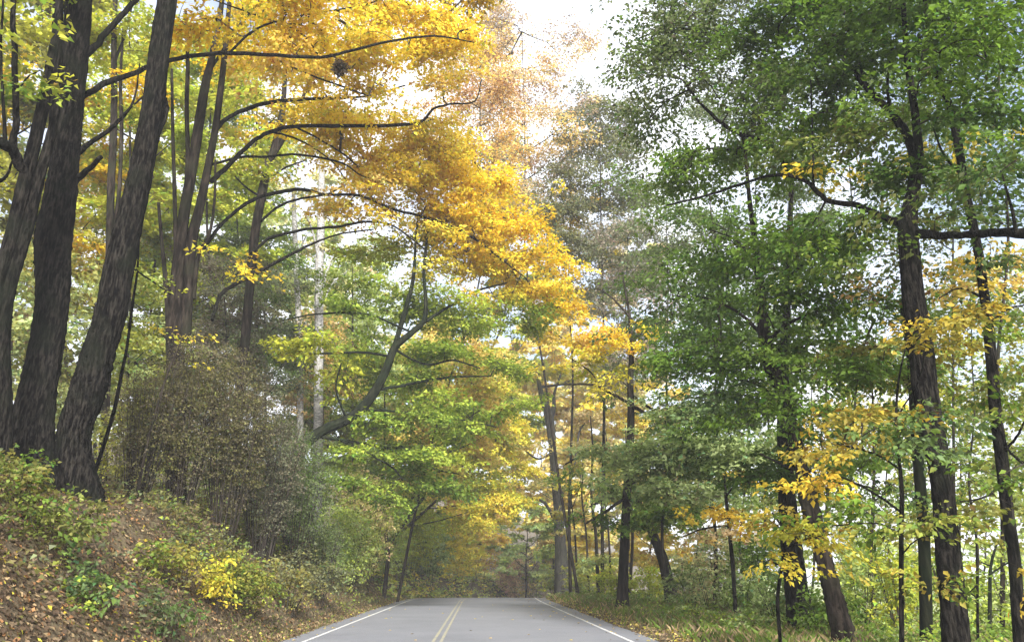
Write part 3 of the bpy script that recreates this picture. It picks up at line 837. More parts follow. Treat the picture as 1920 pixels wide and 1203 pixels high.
tree('understory_sapling', 'slender sapling left of the big dark trunk holding golden and green sprays', 13,
     [[(1692, 1230, 12), (1690, 1120, 11), (1690, 1000, 11), (1691, 930, 10), (1686, 860, 8), (1680, 800, 7), (1684, 720, 5), (1700, 640, 3)]],
     [(13, 12.4, [(1690, 960, 6), (1640, 925, 5), (1580, 895, 4), (1500, 880, 3)]), (13, 12.4, [(1688, 880, 5), (1640, 850, 4), (1580, 835, 4), (1530, 825, 3)]), (13, 12.6, [(1690, 1000, 4), (1640, 980, 4), (1560, 985, 3)]), (13, 12.5, [(1682, 780, 4), (1720, 720, 3), (1735, 660, 3)]), (13, 12.5, [(1690, 1040, 4), (1720, 1010, 3), (1760, 1000, 3)])],
     [(1630, 800, 60, 28, 12.5, 1.3, 'och', 'olv'), (1570, 850, 55, 22, 12.3, 1.2, 'och', 'olv'), (1510, 893, 40, 14, 12.3, 1.5, 'och', 'yel'), (1720, 650, 28, 50, 12.4, 1.2, 'och', 'olv'), (1690, 760, 60, 25, 12.5, .9, 'olv', 'och'), (1590, 890, 35, 20, 12.3, .8, 'och', 'orn'),
      (1690, 850, 70, 35, 12.6, .9, 'grn', 'blu'), (1740, 800, 50, 40, 12.3, .8, 'grn', 'blu'), (1760, 980, 60, 35, 12.2, 1.0, 'grn', 'olv'), (1620, 970, 60, 30, 12.5, .8, 'grn', 'mid'), (1610, 1065, 50, 16, 12.6, .7, 'olv', 'och'), (1770, 1060, 40, 30, 12.2, .6, 'olv', 'grn')],
     'dark', L=.085, per=26, sr=.34)
tree('slim_tree', 'narrow greenish trunk standing tight against the left side of the big dark trunk', 17, [[(1737, 1240, 30), (1736, 1120, 28), (1733, 1020, 27), (1728, 940, 26), (1716, 800, 22), (1708, 680, 18), (1690, 560, 12)]], [(17, 17, [(1712, 740, 6), (1680, 690, 4), (1650, 670, 3)])],
     [(1660, 690, 60, 40, 17, .8, 'drk', 'olv'), (1640, 870, 50, 40, 17.5, .6, 'mid', 'grn'), (1690, 920, 40, 40, 16.6, .6, 'grn', 'blu')], 'green', L=.10, per=28)
tree('bent_tree', 'short bent grey trunk rising from the right verge under green boughs', 40,
     [[(1262, 1137, 32), (1256, 1105, 25), (1249, 1072, 23), (1240, 1040, 21), (1230, 1015, 19), (1218, 985, 18), (1200, 950, 15), (1188, 910, 12), (1182, 850, 8)]],
     [(40, 37, [(1225, 1000, 8), (1260, 960, 6), (1300, 940, 4)]), (40, 38, [(1200, 950, 8), (1150, 930, 6), (1105, 950, 4)])],
     [(1210, 965, 60, 30, 37, 1.6, 'grn', 'lim'), (1270, 950, 60, 30, 36, 1.2, 'grn', 'mid'), (1180, 900, 60, 35, 38, 1.2, 'mid', 'sage'), (1290, 880, 50, 40, 36, 1.0, 'mid', 'sage')], 'mid', L=.15, per=30, sr=.6)
tree('broad_bough_tree', 'dark trunk with long low green boughs reaching out over the right verge', 33,
     [[(1167, 1120, 23), (1170, 1040, 20), (1174, 960, 18), (1178, 880, 17), (1183, 790, 15), (1182, 720, 13), (1184, 660, 10), (1180, 590, 6), (1168, 520, 3)]],
     [(33, 28, [(1178, 880, 9), (1240, 850, 8), (1320, 830, 6), (1400, 850, 4)]), (33, 30, [(1180, 860, 8), (1130, 850, 7), (1090, 855, 5), (1060, 870, 3)]), (33, 28, [(1182, 760, 8), (1250, 790, 6), (1340, 780, 5), (1420, 800, 3)]), (33, 30, [(1176, 930, 7), (1140, 955, 6), (1100, 980, 4)]),
      (33, 33, [(1184, 757, 7), (1150, 740, 6), (1115, 722, 5), (1066, 720, 4), (1022, 723, 3)]), (33, 33.5, [(1117, 722, 4), (1113, 703, 4), (1090, 684, 3), (1058, 664, 2)]), (33, 32, [(1183, 740, 7), (1220, 765, 6), (1260, 780, 4)]), (33, 33, [(1184, 640, 6), (1220, 610, 5), (1260, 600, 3)]), (33, 33, [(1185, 600, 5), (1150, 560, 4), (1120, 540, 3)])],
     [(1130, 855, 60, 22, 30, 1.7, 'grn', 'sage'), (1200, 850, 70, 35, 30, 1.7, 'grn', 'sage'), (1280, 830, 70, 35, 29, 1.7, 'grn', 'sage'), (1360, 820, 70, 40, 28, 1.6, 'grn', 'sage'), (1260, 770, 70, 35, 29, 1.2, 'grn', 'sage'), (1210, 900, 60, 30, 30, 1.2, 'grn', 'sage'), (1300, 900, 70, 40, 28.5, 1.4, 'grn', 'sage'), (1390, 890, 60, 40, 28, 1.2, 'grn', 'sage'), (1120, 970, 40, 16, 31, 1.0, 'mid', 'drk'), (1080, 880, 30, 16, 31, 1.2, 'grn', 'sage'),
      (1185, 640, 45, 30, 33, 1.0, 'gold', 'yel'), (1130, 620, 60, 30, 33, .7, 'gold', 'orn'), (1080, 610, 40, 25, 33, .7, 'gold', 'orn'), (1190, 700, 50, 30, 33, .6, 'yel', 'ylg'), (1100, 690, 50, 30, 33, .5, 'ylg', 'yel')],
     'mid', L=.14, per=34, sr=.6, flat=.35)
tree('grey_oak', 'tall grey forked trunk far off where the road disappears', 64,
     [[(1053, 1075, 30), (1051, 1030, 24), (1047, 960, 19), (1041, 900, 16), (1036, 840, 15), (1034, 815, 17), (1028, 775, 18), (1017, 745, 12), (1010, 715, 8), (1004, 680, 5)], [(1031, 790, 12), (1038, 765, 10), (1040, 735, 6), (1052, 700, 4)]],
     [(64, 62, [(1040, 978, 8), (1030, 955, 7), (1018, 940, 6), (1000, 933, 5), (980, 933, 3)]), (64, 64, [(1018, 750, 6), (995, 765, 5), (970, 762, 3)]), (64, 64, [(1016, 725, 6), (1050, 720, 5), (1090, 705, 4)]), (64, 66, [(1046, 940, 6), (1075, 880, 5), (1090, 800, 4), (1130, 785, 3)]), (64, 64, [(1036, 848, 5), (1010, 860, 4), (985, 845, 3)])],
     [(1000, 680, 70, 40, 64, .6, 'pal', 'ylg'), (1090, 720, 70, 45, 65, .6, 'pal', 'ylg'), (1100, 820, 60, 50, 66, .5, 'pal', 'tan'), (980, 850, 40, 40, 63, .6, 'pal', 'yel'), (1010, 910, 30, 25, 63, .6, 'pal', 'ylg')], 'grey', L=.24, per=30, sr=.9)
for i, (x, d, w, top, lab) in enumerate([(1121, 52, 8, 840, 'slightly leaning thin sapling trunk, the stoutest beside the grass'), (1103, 56, 5, 880, 'upright thin sapling trunk between the grey oak and the leaning sapling'), (1082, 58, 5, 930, 'short thin sapling trunk next to the grey oak'), (1145, 50, 5, 850, 'thin sapling trunk nearest the dark bough tree')]):
    tree('young_sapling', lab, d, [[(x, 1085, w), (x - 4, 1000, w * .85), (x - 12, 930, w * .7), (x - 10, top, w * .5), (x - 14, top - 60, w * .3)]],
         [(d, d, [(x - 8, 950, w * .4), (x + 10, 900, w * .3)])], [(x - 10, top + 10, 24, 60, d, .35, 'pal', 'ylg'), (x, 1045, 26, 20, d, .8, 'ylg', 'sage')], 'mid', L=.18, per=20, sr=.5, group='thin saplings beside the far verge')
tree('yellow_sapling', 'small dark stemmed sapling with yellow sprays right of the bent grey trunk', 27, [[(1378, 1125, 9), (1374, 1060, 9), (1368, 1000, 8), (1362, 940, 7), (1358, 890, 4)]],
     [(27, 26, [(1366, 985, 4), (1320, 990, 4), (1280, 1005, 2)]), (27, 26.5, [(1362, 930, 4), (1390, 890, 3)]), (27, 26, [(1364, 960, 4), (1330, 950, 3)])],
     [(1340, 960, 45, 18, 26.5, 1.1, 'och', 'yel'), (1320, 1000, 50, 22, 26.5, .8, 'och', 'tan'), (1385, 890, 35, 16, 26.6, 1.0, 'och', 'olv'), (1390, 970, 30, 20, 26.5, .6, 'ylg', 'och')], 'dark', L=.12, per=26, sr=.4)
tree('yellow_sapling', 'small sapling with bright yellow sprays in front of the crooked trunk', 15.5, [[(1462, 1190, 8), (1458, 1120, 8), (1466, 1060, 7), (1470, 1000, 5), (1448, 960, 4)]],
     [(15.5, 15, [(1468, 1030, 5), (1510, 1010, 4), (1560, 1000, 3)]), (15.5, 15.2, [(1466, 1060, 4), (1440, 1050, 3)])],
     [(1500, 1010, 55, 25, 15.1, 1.5, 'och', 'ylg'), (1460, 1055, 28, 18, 15.2, 1.1, 'yel', 'ylg'), (1435, 985, 35, 16, 15.4, 1.4, 'och', 'olv'), (1540, 1010, 40, 18, 15, .9, 'yel', 'olv')], 'dark', L=.09, per=26, sr=.34)
tree('bare_sapling', 'thin twiggy dark sapling between the two dark trunks at the right', 20, [[(1855, 1210, 9), (1856, 1130, 9), (1858, 1060, 7), (1872, 1010, 4)]], [(20, 20, [(1858, 1075, 5), (1880, 1060, 4), (1900, 1050, 3)]), (20, 20, [(1857, 1060, 4), (1830, 1050, 3)])],
     [(1880, 1130, 40, 30, 20, .6, 'grn', 'lim'), (1850, 1010, 40, 20, 20, .5, 'olv', 'grn')], 'green', L=.10, per=24, sr=.4)
tree('bare_sapling', 'thin dark stem close to the right side of the big dark trunk', 17, [[(1834, 1200, 7), (1833, 1130, 6), (1832, 1060, 6), (1830, 1000, 3)]], [(17, 17, [(1833, 1095, 4), (1815, 1110, 3), (1800, 1100, 2)]), (17, 17, [(1832, 1120, 4), (1812, 1105, 3)])],
     [(1830, 980, 40, 25, 17, .6, 'grn', 'olv')], 'dark', L=.09, per=22, sr=.35)


DENS = 2.6
# --- trees further back: trunk up to the crown, limbs, clumps
def far_tree(label, px, d, top, hw, low, ca, cb, dens=1.0, L=.16, per=42, bark='mid', w=None, nm='woodland_tree', group=None, clumps=11, pxt=None, sr=.72):
    rng = rng_for(label + str(px))
    b = at(px, 1000, d)
    g = float(gz(b[0], b[1]))
    r = math.hypot(b[0], b[1])
    e = (g - EYE[2]) / d
    # picture row of the ground there
    py = 601.5 - F * math.tan(math.atan(e) - PITCH)
    pxt = px if pxt is None else pxt
    w = w or 14 * 30 / d
    tl = [(px, py, w)]
    for k in range(1, 6):
        f = k / 5
        tl.append((px + (pxt - px) * min(1, f * 1.7) + rng.normal(0, hw * .05), py + (top + 40 - py) * f, w * (1 - .8 * f)))
    br, bl = [], []
    for k in range(clumps):
        f = (k + .5) / clumps
        y = low + (top - low) * f
        s = 1 if k % 2 else -1
        wid = hw * (1 - .55 * abs(f - .42) ** 1.3)
        cx = pxt + s * wid * rng.uniform(.15, .75)
        rx, ry = wid * rng.uniform(.5, .75), (low - top) / clumps * rng.uniform(.75, 1.1) + 12
        dd = d + rng.uniform(-.8, .8) * hw * d / F
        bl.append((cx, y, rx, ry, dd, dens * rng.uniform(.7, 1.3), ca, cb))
        if k < 7:
            ty = min(y + abs(cx - pxt) * .6 + 10, py - 5)
            tx = px + (pxt - px) * min(1, 1.7 * (py - ty) / (py - top))
            br.append((d, dd, [(tx, ty, w * .4), ((tx + cx) / 2, (ty + y) / 2 + 4, w * .28), (cx, y, w * .14)]))
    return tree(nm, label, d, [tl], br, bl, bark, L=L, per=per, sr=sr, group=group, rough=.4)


G1 = 'yellow green trees on the wooded slope behind the big trunks'
BK = 'yellow green tree on the wooded slope behind the big trunks'
for (px, d, top, hw, low, ca, cb, dn, lab) in [
        (20, 36, -120, 130, 520, 'ylg', 'oli', 1.08, 'olive yellow tree high behind the far left forked trunk'),
        (120, 40, -140, 120, 500, 'ylg', 'gold', 1.08, 'golden green tree high behind the massive upright trunk'),
        (250, 38, -120, 110, 450, 'ylg', 'lim', 1.08, 'yellow green tree high between the leaning trunk and the slim straight trunk'),
        (290, 48, 60, 110, 700, 'ylg', 'lim', 1.22, 'yellow green tree just right of the leaning trunk on the slope'),
        (70, 50, 240, 130, 760, 'pal', 'sage', 1.22, 'pale straw green tree low behind the massive upright trunk'),
        (400, 42, 20, 110, 560, 'lim', 'ylg', 1.08, 'lime green tree right behind the multi stemmed clump'),
        (450, 52, 200, 110, 760, 'lim', 'grn', 1.22, 'mid green tree between the multi stemmed clump and the slim forked trunk'),
        (190, 54, 250, 110, 800, 'ylg', 'sage', 1.22, 'pale yellow green tree in the gap between the two thickest trunks'),
        (350, 60, 330, 130, 800, 'sage', 'lim', 1.22, 'pale sage green tree low behind the multi stemmed clump'),
        (-60, 44, -100, 130, 800, 'ylg', 'sage', 1.08, 'yellow green tree cut by the left picture edge'),
        (560, 62, 400, 120, 820, 'sage', 'pal', 1.08, 'pale sage tree behind the fainter slender pale trunk'),
        (480, 44, -60, 90, 330, 'ylg', 'gold', 0.81, 'golden green treetop above the slim forked trunk')]:
    far_tree(lab, px, d, top, hw, low, ca, cb, dn, L=.205)
far_tree('orange tinted tree low between the two thickest trunks on the left', 180, 46, 330, 60, 560, 'orn', 'yel', .9)
far_tree('pale rusty tree behind the leaning trunk on the slope', 320, 56, 380, 90, 720, 'tan', 'sage', .8)
far_tree('grey green softwood behind the slim trunks above the thicket', 500, 44, 430, 90, 760, 'gry', 'mid', .9, L=.12)
far_tree('grey green softwood rising out of the brown thicket', 420, 37, 480, 80, 760, 'gry', 'brn', .8, L=.11)
far_tree('light green tree on the slope right of the white barked trunk', 660, 50, 430, 80, 820, 'lim', 'sage', 1.0)
far_tree('light green bushy tree behind the foot of the arching maple', 720, 44, 640, 90, 930, 'lim', 'grn', 1.1)
far_tree('orange leaved tree seen through the gaps of the arching maple', 690, 46, 600, 100, 900, 'orn', 'lim', 1.8, pxt=865)
far_tree('golden tree beyond the maple at the left side of the road', 700, 58, 660, 70, 970, 'yel', 'lim', 2.0, L=.19, pxt=925)
far_tree('pinkish orange tree on the slope below the arching maple', 600, 48, 600, 60, 760, 'orn', 'tan', .8)
far_tree('dark green softwood poking above the golden leaves', 715, 60, 265, 60, 520, 'mid', 'grn', .9, L=.2, pxt=945)
far_tree('thin brownish tree with sparse leaves against the white sky', 1085, 52, 20, 125, 430, 'orn', 'mau', .65, L=.15, per=16, w=7, pxt=985)
far_tree('thin tree with sparse rusty leaves behind the golden boughs', 745, 44, 60, 80, 330, 'orn', 'rus', .5, L=.14, per=18, w=7, pxt=900)
far_tree('tree with orange tufts and grey twigs right of the sky gap', 1130, 50, 170, 110, 560, 'gry', 'oli', .9, L=.17, per=20, w=8)
far_tree('dark green tree half seen right of the golden boughs', 1070, 54, 360, 70, 620, 'mid', 'gold', .75, L=.19, w=8)
far_tree('grey twigged sparse tree behind the dark bough tree', 1180, 46, 400, 80, 720, 'gry', 'mau', .8, L=.15, per=16, w=7)
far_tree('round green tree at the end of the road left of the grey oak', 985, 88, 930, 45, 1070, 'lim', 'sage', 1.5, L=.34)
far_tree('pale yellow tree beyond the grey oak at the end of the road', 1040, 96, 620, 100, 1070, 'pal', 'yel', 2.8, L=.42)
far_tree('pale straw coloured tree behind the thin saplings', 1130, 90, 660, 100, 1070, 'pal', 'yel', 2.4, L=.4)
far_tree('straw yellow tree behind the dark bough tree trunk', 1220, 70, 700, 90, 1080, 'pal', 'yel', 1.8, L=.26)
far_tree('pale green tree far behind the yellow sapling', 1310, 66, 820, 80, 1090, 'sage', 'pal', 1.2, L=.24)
for (px, d, top, hw, low, dn, lab) in [
        (1400, 60, 830, 70, 1090, .8, 'hazy green tree beyond the meadow right of the yellow sapling'), (1500, 74, 880, 70, 1080, .7, 'hazy green tree beyond the meadow behind the crooked trunk'),
        (1620, 52, 900, 80, 1100, .7, 'hazy green tree beyond the meadow left of the slender sapling'), (1720, 80, 930, 70, 1085, .7, 'hazy green tree beyond the meadow behind the narrow greenish trunk'),
        (1850, 64, 880, 80, 1095, .6, 'hazy green tree beyond the meadow between the two right dark trunks'), (1960, 70, 840, 80, 1090, .6, 'hazy green tree beyond the meadow at the right picture edge')]:
    far_tree(lab, px, d, top, hw, low, 'sage', 'lim', dn, L=.26)

DENS = 3.0
for (px, d, top, hw, low, ca, cb, dn, lab) in [
        (1250, 36, 350, 100, 760, 'mid', 'gry', .55, 'sparse dark green tree behind the broad bough tree'),
        (1340, 30, 380, 90, 880, 'mid', 'drk', .7, 'dark green tree left of the crooked trunk'),
        (1430, 44, 100, 120, 640, 'gry', 'mid', .6, 'grey green tree far behind the crooked trunk'),
        (1560, 30, 420, 110, 900, 'drk', 'mid', .6, 'dark leaved tree between the crooked trunk and the big dark trunk'),
        (1640, 24, 560, 70, 960, 'mid', 'blu', .6, 'blue green young tree left of the slender sapling'),
        (1790, 30, 120, 110, 640, 'mid', 'oli', .7, 'olive green tree behind the big dark trunk'),
        (1830, 34, 480, 100, 900, 'olv', 'mid', .5, 'thin olive tree behind the straight dark trunk'),
        (1935, 26, 500, 80, 930, 'oli', 'mid', .6, 'olive tree at the right picture edge'),
        (1600, 40, -60, 140, 500, 'mid', 'gry', .7, 'tall grey green tree behind the big dark crown'),
        (1880, 22, -80, 110, 420, 'drk', 'blu', .7, 'dark blue green tree above the level limb at the right edge')]:
    far_tree(lab, px, d, top, hw, low, ca, cb, dn, L=.13 if d > 28 else .11, w=9 * 30 / d)

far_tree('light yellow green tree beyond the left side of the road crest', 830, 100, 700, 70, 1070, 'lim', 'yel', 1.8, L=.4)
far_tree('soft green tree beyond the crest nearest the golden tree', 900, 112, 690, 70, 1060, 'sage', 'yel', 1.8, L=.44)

DENS = 3.0
for (px, d, top, hw, low, ca, cb, dn, lab, pxt) in [
        (600, 58, 560, 95, 900, 'lim', 'sage', 1.9, 'pale green tree on the slope left of the arching maple stem', 620),
        (670, 62, 660, 90, 980, 'orn', 'lim', 1.9, 'apricot and green tree behind the arching maple stem', 700),
        (640, 66, 560, 90, 960, 'ylg', 'lim', 1.4, 'yellow green tree right behind the arching maple crown', 780),
        (650, 72, 760, 80, 1060, 'lim', 'sage', 1.4, 'light green tree low behind the maple above the road edge', 770),
        (670, 80, 640, 80, 1030, 'yel', 'orn', 1.4, 'golden apricot tree far behind the maple crown', 860),
        (690, 84, 480, 80, 800, 'ylg', 'grn', 1.2, 'yellow green tree top right of the maple under the golden boughs', 960),
        (1180, 84, 420, 90, 760, 'pal', 'mau', 1.0, 'tall pale twiggy tree far behind the dark bough tree', 1180),
        (520, 70, 300, 110, 760, 'sage', 'pal', .8, 'hazy pale tree behind the white barked trunk', 560)]:
    far_tree(lab, px, d, top, hw, low, ca, cb, dn, L=.24 + (d - 58) * .004, w=9 * 30 / d, pxt=pxt)

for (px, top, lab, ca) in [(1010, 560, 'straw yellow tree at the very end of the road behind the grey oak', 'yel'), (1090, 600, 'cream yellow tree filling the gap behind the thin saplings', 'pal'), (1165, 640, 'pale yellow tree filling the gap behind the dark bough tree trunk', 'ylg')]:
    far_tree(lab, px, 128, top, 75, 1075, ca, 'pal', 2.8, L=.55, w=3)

far_tree('olive green low tree behind the two thickest trunks', 85, 34, 470, 90, 800, 'olv', 'sage', 1.2, L=.17, w=8)
far_tree('light olive low tree just right of the leaning trunk', 240, 36, 500, 70, 800, 'ylg', 'sage', 1.1, L=.17, w=8)

for (px, d, top, hw, low, ca, cb, dn, lab) in [(1520, 42, 600, 80, 1010, 'ylg', 'sage', .8, 'soft yellow green tree behind the crooked trunk crown'), (1665, 46, 640, 80, 1020, 'yel', 'sage', .8, 'pale yellow tree behind the slender sapling'),
                                               (1800, 40, 600, 80, 1000, 'ylg', 'lim', .7, 'light yellow green tree between the big dark trunk and the straight dark trunk'), (1930, 38, 640, 70, 1030, 'olv', 'sage', .8, 'soft olive tree beyond the straight dark trunk'), (1400, 48, 560, 80, 900, 'sage', 'mid', .8, 'soft green tree behind the leaning crooked crown at its left')]:
    far_tree(lab, px, d, top, hw, low, ca, cb, dn, L=.19, w=6)
# ------------------------------------------------------------------ plants low on the ground
def shrub(name, label, px, d, h, wpx, ca, cb, dens=1.0, L=.09, per=26, sr=.32, stems=9, cat='shrub', group=None, bark='twig', lean=0.0, low=.1, flat=.5, wd=None, srad=.012):
    dens *= 1.1
    rng = rng_for(label + str(px))
    b = at(px, 1000, d)
    while px < 935 and -4.5 - (b[0] - float(bend(b[1]))) < .35 + .45 * wpx * px_size(px, 1000, d) and d < 120:
        d *= 1.02                                   # clear of the road
        h *= 1.016
        b = at(px, 1000, d)
    g = float(gz(b[0], b[1]))
    root = thing(name, label, cat, (b[0], b[1], g), group)
    o3 = np.array(root.location)
    hw = wpx * px_size(px, 1000, d)
    wd = wd or hw
    a = Acc()
    nodes = []
    for k in range(stems):
        th = rng.uniform(0, 6.28)
        q = np.array([math.cos(th) * hw * .25, math.sin(th) * wd * .25])
        e = q + np.array([math.cos(th) * hw, math.sin(th) * wd]) * rng.uniform(.2, .9)
        zz = h * rng.uniform(.6, 1.0)
        gg = float(gz(b[0] + q[0], b[1] + q[1])) - .1
        p = np.array([[b[0] + q[0], b[1] + q[1], gg], [b[0] + (q[0] * .5 + e[0] * .5), b[1] + (q[1] * .5 + e[1] * .5), g + zz * .55], [b[0] + e[0] + lean * h, b[1] + e[1], g + zz]])
        sp = spline(np.hstack([p, [[srad], [srad * .7], [srad * .3]]]), 5)
        tube(a, sp[:, :3], sp[:, 3], 5)
        nodes.append(sp[:, :3])
    a.build('stems', BARK[bark], root, origin=o3, kind='stuff')
    n = max(4, int(dens * 2.2 * (hw * 2 * h) / (per * .29 * L * L)))
    C = blob_points(n, np.array([b[0] + lean * h * .5, b[1], 0]), hw, wd, h * .5, rng)
    C[:, 2] += np.maximum(g, gz(C[:, 0], C[:, 1]) * .8 + g * .2) + h * (.5 + low)
    C = C[C[:, 2] > gz(C[:, 0], C[:, 1]) + .05]
    tw = Acc()
    outs = grow(np.vstack(nodes), C, sr, tw, .7)
    tw.build('twigs', BARK['twig'], root, origin=o3, kind='stuff')
    A = Acc()
    leaves(A, C, outs, np.full(len(C), sr) * rng.uniform(.7, 1.3, len(C)), per, L, PAL[ca], PAL[cb], flat=flat, one=d > 20)
    A.build('foliage', M_LEAF, root, color=True, kind='stuff', origin=o3)
    global LEAF_COUNT
    LEAF_COUNT += len(C) * per


# the brown twiggy thicket on the bank
for (px, d, h, w, ca, cb, lab) in [(245, 21.5, 3.4, 70, 'brn', 'oli', 'brown twiggy thicket bush right behind the leaning trunk'),
                                   (330, 22.3, 4.4, 75, 'brn', 'oli', 'tall brown twiggy thicket bush in front of the multi stemmed clump'),
                                   (415, 23.4, 4.8, 75, 'brn', 'oli', 'tallest grey brown thicket bush with fine dry leaves on the bank'),
                                   (490, 25.3, 4.7, 70, 'brn', 'gry', 'grey green thicket bush sloping down towards the road'),
                                   (555, 28.6, 4.2, 60, 'gry', 'mid', 'dark grey green bush at the foot of the arching maple'),
                                   (610, 31.0, 2.2, 40, 'gry', 'grn', 'low dark bush right of the arching maple foot')]:
    shrub('thicket_bush', lab, px, d, h, w, ca, cb, 0.85, L=.058, per=24, sr=.36, stems=44, srad=.016)
# leafy plants along the bank
for (px, d, h, w, ca, cb, lab, dn, L) in [
        (95, 14.1, 0.80, 110, 'oli', 'grn', 'broad patch of green leaves low on the left bank', .9, .09), (10, 14.4, .6, 60, 'oli', 'olv', 'green leaved plant at the left picture edge below the forked trunk', .8, .085),
        (190, 13.6, 0.57, 70, 'grn', 'blu', 'blue green low plant on the bank', .9, .10), 
        (310, 16.6, 0.69, 45, 'olv', 'grn', 'light green bramble below the thicket', .8, .10), (415, 18.1, 0.92, 28, 'ylg', 'yel', 'bright yellow leaved plant halfway down the bank', 1.3, .10),
        (350, 17.0, 0.80, 40, 'olv', 'olv', 'yellow green bramble left of the bright yellow plant', .8, .10), (470, 19.4, 1.15, 60, 'olv', 'grn', 'light green bramble mound right of the bright yellow plant', 1.2, .09),
        (545, 21.9, 1.03, 55, 'olv', 'gry', 'sprawling green bramble above the road edge', 1.0, .09), (330, 14.6, 0.57, 70, 'gry', 'drk', 'grey green low bramble in the middle of the bank', .7, .09),
        (600, 25.9, 1.15, 50, 'oli', 'gry', 'dull green bramble where the bank meets the road', .9, .09), (30, 16.2, .6, 50, 'grn', 'mid', 'green shrub between the forked trunk and the massive trunk', .5, .085),
        (215, 27, 2.6, 50, 'oli', 'ylg', 'olive bush in the gap right of the leaning trunk base', 1.2, .10), (110, 29, 3.0, 50, 'sage', 'oli', 'pale olive bush behind the gap between the thickest trunks', 1.1, .11), (30, 27, 2.6, 60, 'oli', 'sage', 'olive bush behind the forked trunk at the left edge', 1.1, .11), (290, 33, 3.4, 60, 'sage', 'ylg', 'pale green bush behind the brown thicket', 1.2, .12), (390, 38, 3.6, 70, 'lim', 'sage', 'light green bush high behind the thicket', 1.2, .13), (480, 44, 4.0, 70, 'sage', 'lim', 'pale green bush behind the grey green thicket bush', 1.2, .14), (560, 48, 4.4, 60, 'lim', 'sage', 'light green bush behind the foot of the arching maple', 1.2, .14),
        (1590, 22, 1.9, 50, 'lim', 'sage', 'light green bush just right of the crooked trunk foot', .7, .11), (1665, 21, 2.2, 40, 'ylg', 'lim', 'yellow green bush left of the slender sapling foot', .8, .11), (1760, 23, 2.0, 40, 'lim', 'grn', 'fresh green bush at the left of the big dark trunk foot', .7, .11), (1875, 22, 1.8, 40, 'sage', 'lim', 'pale green bush at the foot of the straight dark trunk', .7, .11),
        (655, 28, 2.6, 55, 'lim', 'sage', 'pale green rounded bush at the left road edge', 1.4, .10), (710, 33, 3.2, 60, 'lim', 'sage', 'greyish green bush along the left road edge', 1.4, .11),
        (680, 34, 4.4, 60, 'tan', 'lim', 'tan and green shrub behind the pale rounded bush', .9, .11), (765, 38, 4.0, 65, 'lim', 'ylg', 'tall light green bush under the arching maple', 1.4, .13), (800, 64, 4.2, 50, 'sage', 'grn', 'bluish green bush left of the road crest', 1.4, .2),
        (838, 72, 5.6, 50, 'ylg', 'yel', 'yellow green bush beside the road crest', 1.4, .22), (872, 82, 6.8, 46, 'yel', 'lim', 'yellow bush hanging over the crest of the road', 1.3, .24), (905, 92, 7.4, 42, 'yel', 'orn', 'orange tinted bush past the crest of the road', 1.2, .26),
        (958, 96, 5.0, 40, 'pnk', 'pal', 'pinkish red bush straight ahead beyond the road crest', 1.4, .2), (1000, 90, 5.4, 32, 'mau', 'gry', 'grey twiggy bush right of the pinkish bush', .7, .18), (985, 100, 7.5, 50, 'sage', 'gry', 'grey thicket behind the pinkish bush', .8, .26),
        (1042, 66, 2.4, 32, 'ylg', 'sage', 'yellow green bush at the foot of the grey oak', 1.2, .18), (1090, 56, 1.6, 40, 'ylg', 'sage', 'yellow green weeds around the thin saplings', 1.2, .15), (1150, 46, 1.6, 40, 'lim', 'ylg', 'light green weeds left of the dark bough tree', 1.2, .13),
        (1215, 44, 1.7, 45, 'ylg', 'lim', 'yellow green shrub behind the bent grey trunk', 1.1, .13), (1300, 34, 1.7, 60, 'sage', 'grn', 'pale green weeds right of the bent grey trunk', 1.2, .12), (1380, 28, 1.3, 60, 'grn', 'sage', 'green weeds under the yellow sapling', 1.2, .11),
        (1330, 30, 2.6, 50, 'sage', 'tan', 'greyish brush behind the yellow sapling', .8, .11), (1450, 22, 1.1, 60, 'grn', 'sage', 'green weeds in front of the wide dark trunk', 1.2, .10), (1530, 19.5, 1.0, 60, 'grn', 'mid', 'green weeds at the foot of the crooked trunk', 1.2, .10),
        (1420, 30, 2.8, 60, 'mid', 'grn', 'dark green brush behind the green weeds', .9, .12), (1640, 27, 2.6, 55, 'lim', 'sage', 'bright light green bush between the crooked trunk and the sapling', 1.2, .12), (1700, 32, 2.4, 45, 'lim', 'grn', 'bright green bush behind the slender sapling', .9, .09),
        (1600, 34, 3.0, 50, 'sage', 'lim', 'pale bush behind the crooked trunk', .9, .09), (1840, 26, 1.6, 45, 'lim', 'grn', 'light green bush between the two dark trunks at the right', .9, .12), (1900, 30, 2.0, 60, 'lim', 'sage', 'light green bush right of the straight dark trunk', .9, .085),
        (1780, 34, 1.8, 50, 'lim', 'sage', 'light green bush behind the big dark trunk', .9, .09)]:
    small = h < 1.3 and d < 20
    shrub('leafy_plant' if small else 'bush', lab, px, d, h, w, ca, cb, dn, L=L, per=22, sr=.3 if small else .45, stems=8 if small else 10, cat='plant' if small else 'bush', srad=.007 if small else .014)


# fallen leaves on the bank and verge
def scatter(n, x0, x1, y0, y1, power=1.0):
    yy = y0 + (y1 - y0) * RNG.uniform(0, 1, n) ** power
    xx = RNG.uniform(x0, x1, n) + bend(yy)
    return xx, yy


